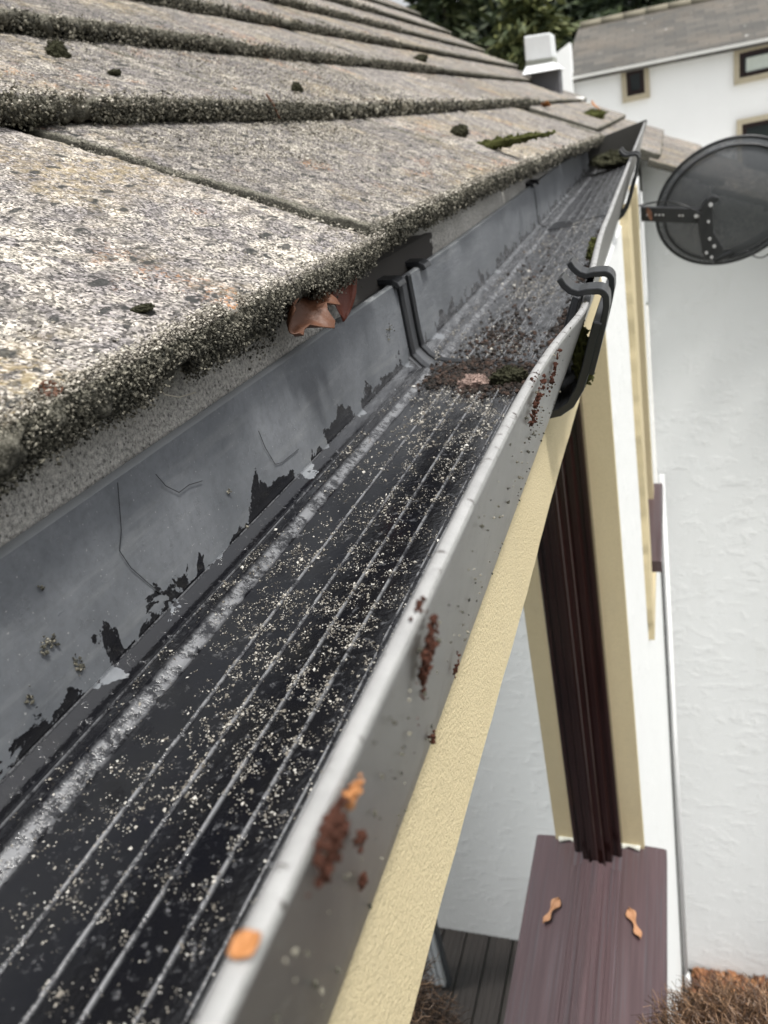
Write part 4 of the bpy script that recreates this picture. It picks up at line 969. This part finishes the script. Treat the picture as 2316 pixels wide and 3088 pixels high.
fwin(1878, 203, 1957, 312, '', False); fwin(2213, 148, 2420, 258, '', True); fwin(2222, 362, 2460, 560, '')

# ================================================================== person on the deck below (only the hair shows)
_r = _ray(2275, 3600); _r = _r/np.linalg.norm(_r)*.72      # centre of the head
hx, hg = float(_r[0]), float(_r[1]); HT = float(_r[2]) + .098
pe = empty('person', (hx, hg, ZC+HT-1.76), 'person on a stepladder below with tousled brown hair, only the crown in view', 'person')
BASE = ZC + HT - 1.76
ld = empty('stepladder', (hx, hg, 0), 'grey aluminium stepladder under the person, standing on the dark deck', 'stepladder')
ALU = simple('aluminium', (.55, .55, .56), .35)
for i in range(3):
    zt = BASE*(i+1)/3; o_ = .09*(2-i)
    MB().box(hx-.17, hx+.17, hg-.10-o_, hg+.16-o_*.2, zt-.03-ZC, zt-.002-ZC, .003).build('tread', ALU, ld)
for sx_ in (-1, 1):
    for (y0_, y1_) in ((hg-.34, hg-.08), (hg+.34, hg+.12)):
        b = MB(); b.tube([(hx+sx_*.185, y0_, 0-ZC), (hx+sx_*.185, y1_, BASE-.01-ZC)], .013, 10); b.build('leg', ALU, ld, True)
SKIN = simple('skin', (.50, .30, .22), .55); JKT = simple('navy jacket', (.03, .04, .07), .8); TRS = simple('grey trousers', (.06, .06, .065), .85)
def skin_body():
    me = bpy.data.meshes.new('body'); H = 1.76
    P_ = {'pel': (0, 0, .53*H), 'sp': (0, -.01, .64*H), 'ch': (0, 0, .76*H), 'nk': (0, 0, .845*H), 'hd0': (0, .01, .885*H), 'hd1': (0, .015, .935*H), 'hd2': (0, .01, .968*H)}
    for s, nm in ((-1, 'l'), (1, 'r')):
        P_.update({'hip'+nm: (s*.09, 0, .51*H), 'kn'+nm: (s*.10, .015, .285*H), 'an'+nm: (s*.105, -.01, .045*H), 'to'+nm: (s*.115, .15, .018*H), 'sh'+nm: (s*.165, 0, .815*H), 'el'+nm: (s*.215, -.02, .63*H), 'wr'+nm: (s*.20, .07, .49*H), 'pm'+nm: (s*.195, .10, .455*H)})
        for i in range(4): P_['f%d%s' % (i, nm)] = (s*(.195)+.0, .085+.018*i, .425*H); P_['g%d%s' % (i, nm)] = (s*.185, .088+.018*i, .395*H + (.006 if i in (0, 3) else 0))
        P_['t0'+nm] = (s*.17, .13, .45*H); P_['t1'+nm] = (s*.165, .145, .425*H)
    rad = {'pel': (.15, .11), 'sp': (.13, .10), 'ch': (.16, .11), 'nk': (.055, .06), 'hd0': (.062, .075), 'hd1': (.076, .092), 'hd2': (.055, .07), 'hip': (.085, .085), 'kn': (.058, .06), 'an': (.042, .045), 'to': (.04, .028), 'sh': (.06, .06), 'el': (.042, .042), 'wr': (.027, .022), 'pm': (.022, .038), 'f': (.0095, .0095), 'g': (.008, .008), 't': (.010, .010)}
    E_ = [('pel', 'sp'), ('sp', 'ch'), ('ch', 'nk'), ('nk', 'hd0'), ('hd0', 'hd1'), ('hd1', 'hd2')]
    for nm in 'lr':
        E_ += [('pel', 'hip'+nm), ('hip'+nm, 'kn'+nm), ('kn'+nm, 'an'+nm), ('an'+nm, 'to'+nm), ('ch', 'sh'+nm), ('sh'+nm, 'el'+nm), ('el'+nm, 'wr'+nm), ('wr'+nm, 'pm'+nm), ('pm'+nm, 't0'+nm), ('t0'+nm, 't1'+nm)]
        for i in range(4): E_ += [('pm'+nm, 'f%d%s' % (i, nm)), ('f%d%s' % (i, nm), 'g%d%s' % (i, nm))]
    ks = list(P_); idx = {k: i for i, k in enumerate(ks)}
    me.from_pydata([P_[k] for k in ks], [(idx[a_], idx[b_]) for a_, b_ in E_], [])
    o = bpy.data.objects.new('body', me); COL.objects.link(o); o.parent = pe
    o.modifiers.new('sk', 'SKIN'); sb_ = o.modifiers.new('ss', 'SUBSURF'); sb_.levels = 2; sb_.render_levels = 2
    sv = me.skin_vertices[0].data if me.skin_vertices else None
    if sv is None:
        me.attributes  # skin data is created with the modifier in some builds
    else:
        for k, i in idx.items():
            r_ = rad.get(k) or rad.get(k[:2]) or rad.get(k[:3]) or rad.get(k[0]) or (.04, .04); sv[i].radius = r_; sv[i].use_root = (k == 'pel')
    m = MT('skin and clothes'); sx = m.node('ShaderNodeSeparateXYZ'); m.link(m.coord(), sx.inputs[0])
    c = m.ramp(m.math('DIVIDE', sx.outputs[2], H), [(0, (.02, .02, .02)), (.05, (.05, .05, .055)), (.52, (.03, .04, .07)), (.84, (.50, .30, .22))], 'CONSTANT')
    m.col(c).rough(.7); me.materials.append(m.m)
    return o, H
try: body, PH = skin_body()
except Exception as ex: print('body', ex); PH = 1.76
# face
b = MB(); hz = BASE + .925*PH - ZC
b.tube([(hx, hg+.095, hz+.018), (hx, hg+.112, hz-.012), (hx, hg+.105, hz-.018)], [.006, .011, .005], 8); b.build('nose', SKIN, pe, True)
for s in (-1, 1):
    b = MB(); b.tube([(hx+s*.03, hg+.086, hz+.018), (hx+s*.03, hg+.098, hz+.018)], [.012, .005], 10); b.build('eye', simple('eye', (.7, .7, .7), .2), pe, True)
    b = MB(); b.tube([(hx+s*.072, hg, hz+.02), (hx+s*.084, hg-.006, hz), (hx+s*.074, hg, hz-.022)], [.010, .014, .008], 8); b.build('ear', SKIN, pe, True)
b = MB(); b.tube([(hx-.022, hg+.093, hz-.042), (hx, hg+.100, hz-.042), (hx+.022, hg+.093, hz-.042)], [.004, .006, .004], 8); b.build('mouth', simple('lips', (.4, .14, .12), .5), pe, True)
# hair: strands
n = 14000; V = []; Fc = []
hc = np.array([hx, hg, HT+ZC-.085]); hr = np.array([.078, .096, .098])
th = RNG.random(n)*2*math.pi; cz = RNG.uniform(-.25, 1, n); sr_ = np.sqrt(1-cz*cz); D0 = np.stack([sr_*np.cos(th), sr_*np.sin(th), cz], 1)
keep = ~((D0[:, 1] > .55) & (D0[:, 2] < .45)); D0 = D0[keep]; n = len(D0)
root = hc + D0*hr; dirs = D0 + RNG.normal(0, .45, (n, 3)); sw = np.stack([-D0[:, 1]*.8, D0[:, 0]*.8, D0[:, 2]*0], 1); dirs = dirs + sw*RNG.uniform(-.2, .9, (n, 1)); dirs /= np.linalg.norm(dirs, axis=1)[:, None]
ln = RNG.uniform(.014, .036, n); seg = 6; pts = [root]; cur = dirs.copy(); p_ = root.copy(); side = np.cross(dirs, RNG.normal(size=(n, 3))); side /= np.linalg.norm(side, axis=1)[:, None]
cl = np.cross(dirs, side); ph = RNG.random(n)*6.28
for i in range(1, seg):
    d_ = cur + side*np.sin(ph+i*1.5)[:, None]*.75 + cl*np.cos(ph+i*1.5)[:, None]*.75; d_[:, 2] -= .10*i
    d_ /= np.linalg.norm(d_, axis=1)[:, None]; p_ = p_ + d_*(ln/(seg-1))[:, None]; pts.append(p_.copy())
HV = []; wv_ = .00038
for i, q in enumerate(pts): HV += [q - side*wv_*(1-i/seg*.6), q + side*wv_*(1-i/seg*.6)]
HV = np.stack(HV, 1).reshape(-1, 3); bi = (np.arange(n)*seg*2)[:, None]; j = (np.arange(seg-1)*2)[None]; i0 = (bi+j).ravel()
m = MT('tousled brown hair'); m.col(m.ramp(m.node('ShaderNodeNewGeometry').outputs['Random Per Island'], [(0, (.035, .018, .010)), (.6, (.12, .065, .035)), (1, (.34, .21, .12))])).rough(.5)
mesh_np('hair', HV, np.stack([i0, i0+1, i0+3, i0+2], 1), m.m, pe)
b_ = lump('hair_cap', (hx, hg, HT+ZC-.085), (.080, .098, .100), simple('hair roots', (.05, .025, .014), .8, (300, 1, .002)), '', '', seed=31, rough=.03)
b_.scale = (.97, .97, .93)
for k_ in ('label', 'category'):
    if k_ in b_: del b_[k_]
b_.parent = pe; b_.location = (0, 0, 1.76-.085)

# ribbed grey screen: out of frame itself, mirrored in the window
scr = empty('ribbed_screen', (.74, 1.70, 0), 'grey ribbed folding screen on the deck, seen only mirrored in the window glass', 'screen')
b = MB()
for i in range(7): b.box(.66+i*.022, .676+i*.022, 1.695, 1.715, .03-ZC, 1.3-ZC, .003)
b.build('slats', simple('pale grey slats', (.42, .44, .45), .4), scr)
b = MB(); b.box(.65, .82, 1.716, 1.74, .0-ZC, 1.32-ZC); b.build('frame', simple('dark grey frame', (.04, .045, .05), .5), scr)

# ================================================================== trees beyond
def conifer(x, y, z0, h, r, n, cols, label, seed, sz=.22):
    rng = np.random.default_rng(seed); t = empty('conifer', (x, y, z0), label, 'tree', 'trees beyond the roofs')
    b = MB(); b.tube([(x, y, z0-ZC), (x+.1, y, z0-ZC+h*.5), (x, y, z0-ZC+h*.97)], [h*.022, h*.013, .02], 8); b.build('trunk', simple('bark', (.06, .045, .035), .9), t, True)
    nb = 120; V = []; Fq = []
    hb = rng.uniform(.04, .98, nb)*h; ab = rng.random(nb)*6.28; Lb = (r*(1-hb/h)**.75 + .2)*rng.uniform(.65, 1.15, nb)
    bi_ = rng.integers(0, nb, n); tt = rng.random(n)**.7; L_ = Lb[bi_]*tt
    c_ = np.stack([x + np.cos(ab[bi_])*L_, y + np.sin(ab[bi_])*L_, z0 + hb[bi_] - .28*L_*tt + .15*L_], 1) + rng.normal(0, .13, (n, 3))*np.array([1, 1, .55])
    u = np.stack([np.cos(ab[bi_]), np.sin(ab[bi_]), -.35+0*tt], 1) + rng.normal(0, .4, (n, 3)); u /= np.linalg.norm(u, axis=1)[:, None]; v_ = np.cross(u, rng.normal(size=(n, 3))); v_ /= np.linalg.norm(v_, axis=1)[:, None]
    s_ = rng.uniform(.5, 1.2, n)[:, None]*sz
    V = np.stack([c_-u*s_, c_+v_*s_*.30, c_+u*s_, c_-v_*s_*.30], 1).reshape(-1, 3); q = np.arange(n)*4
    mesh_np('crown', V, np.stack([q, q+1, q+2, q+3], 1), mat_grit('needles', *cols, .7), t)
DKC = ((.010, .018, .008), (.025, .042, .016), (.06, .085, .03)); LTC = ((.02, .035, .010), (.065, .08, .022), (.15, .16, .05))
def tx(x, y, g): p_ = at_g(x, y, g); return p_[0]
conifer(tx(1590, 60, 17), 17, 0, 5.2, 1.9, 9000, LTC, 'yellow green conifer behind the white vent cowl', 3, .16)
conifer(tx(1340, 60, 20), 20, 0, 6.6, 2.2, 8000, ((.014, .025, .008), (.035, .05, .015), (.08, .09, .03)), 'mid green conifer at the left, just above the tile slope', 4, .2)
conifer(tx(1450, 0, 24), 24, 0, 8.5, 2.8, 11000, DKC, 'tall dark conifer between the two lighter trees', 5, .22)
conifer(tx(1700, 0, 25), 25, 0, 8.6, 2.9, 11000, DKC, 'tall dark conifer behind the corner of the slate roof', 6, .22)
conifer(tx(1900, 0, 24), 24, 0, 8.3, 2.6, 10000, DKC, 'dark conifer rising over the left half of the slate roof', 7, .22)
conifer(tx(1240, 0, 27), 27, 0, 9, 3, 10000, DKC, 'dark conifer farthest left behind the tile slope', 8, .25)
conifer(tx(2120, 0, 28), 28, 0, 9, 3, 9000, DKC, 'dark conifer over the right half of the slate roof', 9, .25)
conifer(tx(1560, 0, 31), 31, 0, 11, 3.6, 10000, DKC, 'tallest dark conifer in the back row', 10, .28)
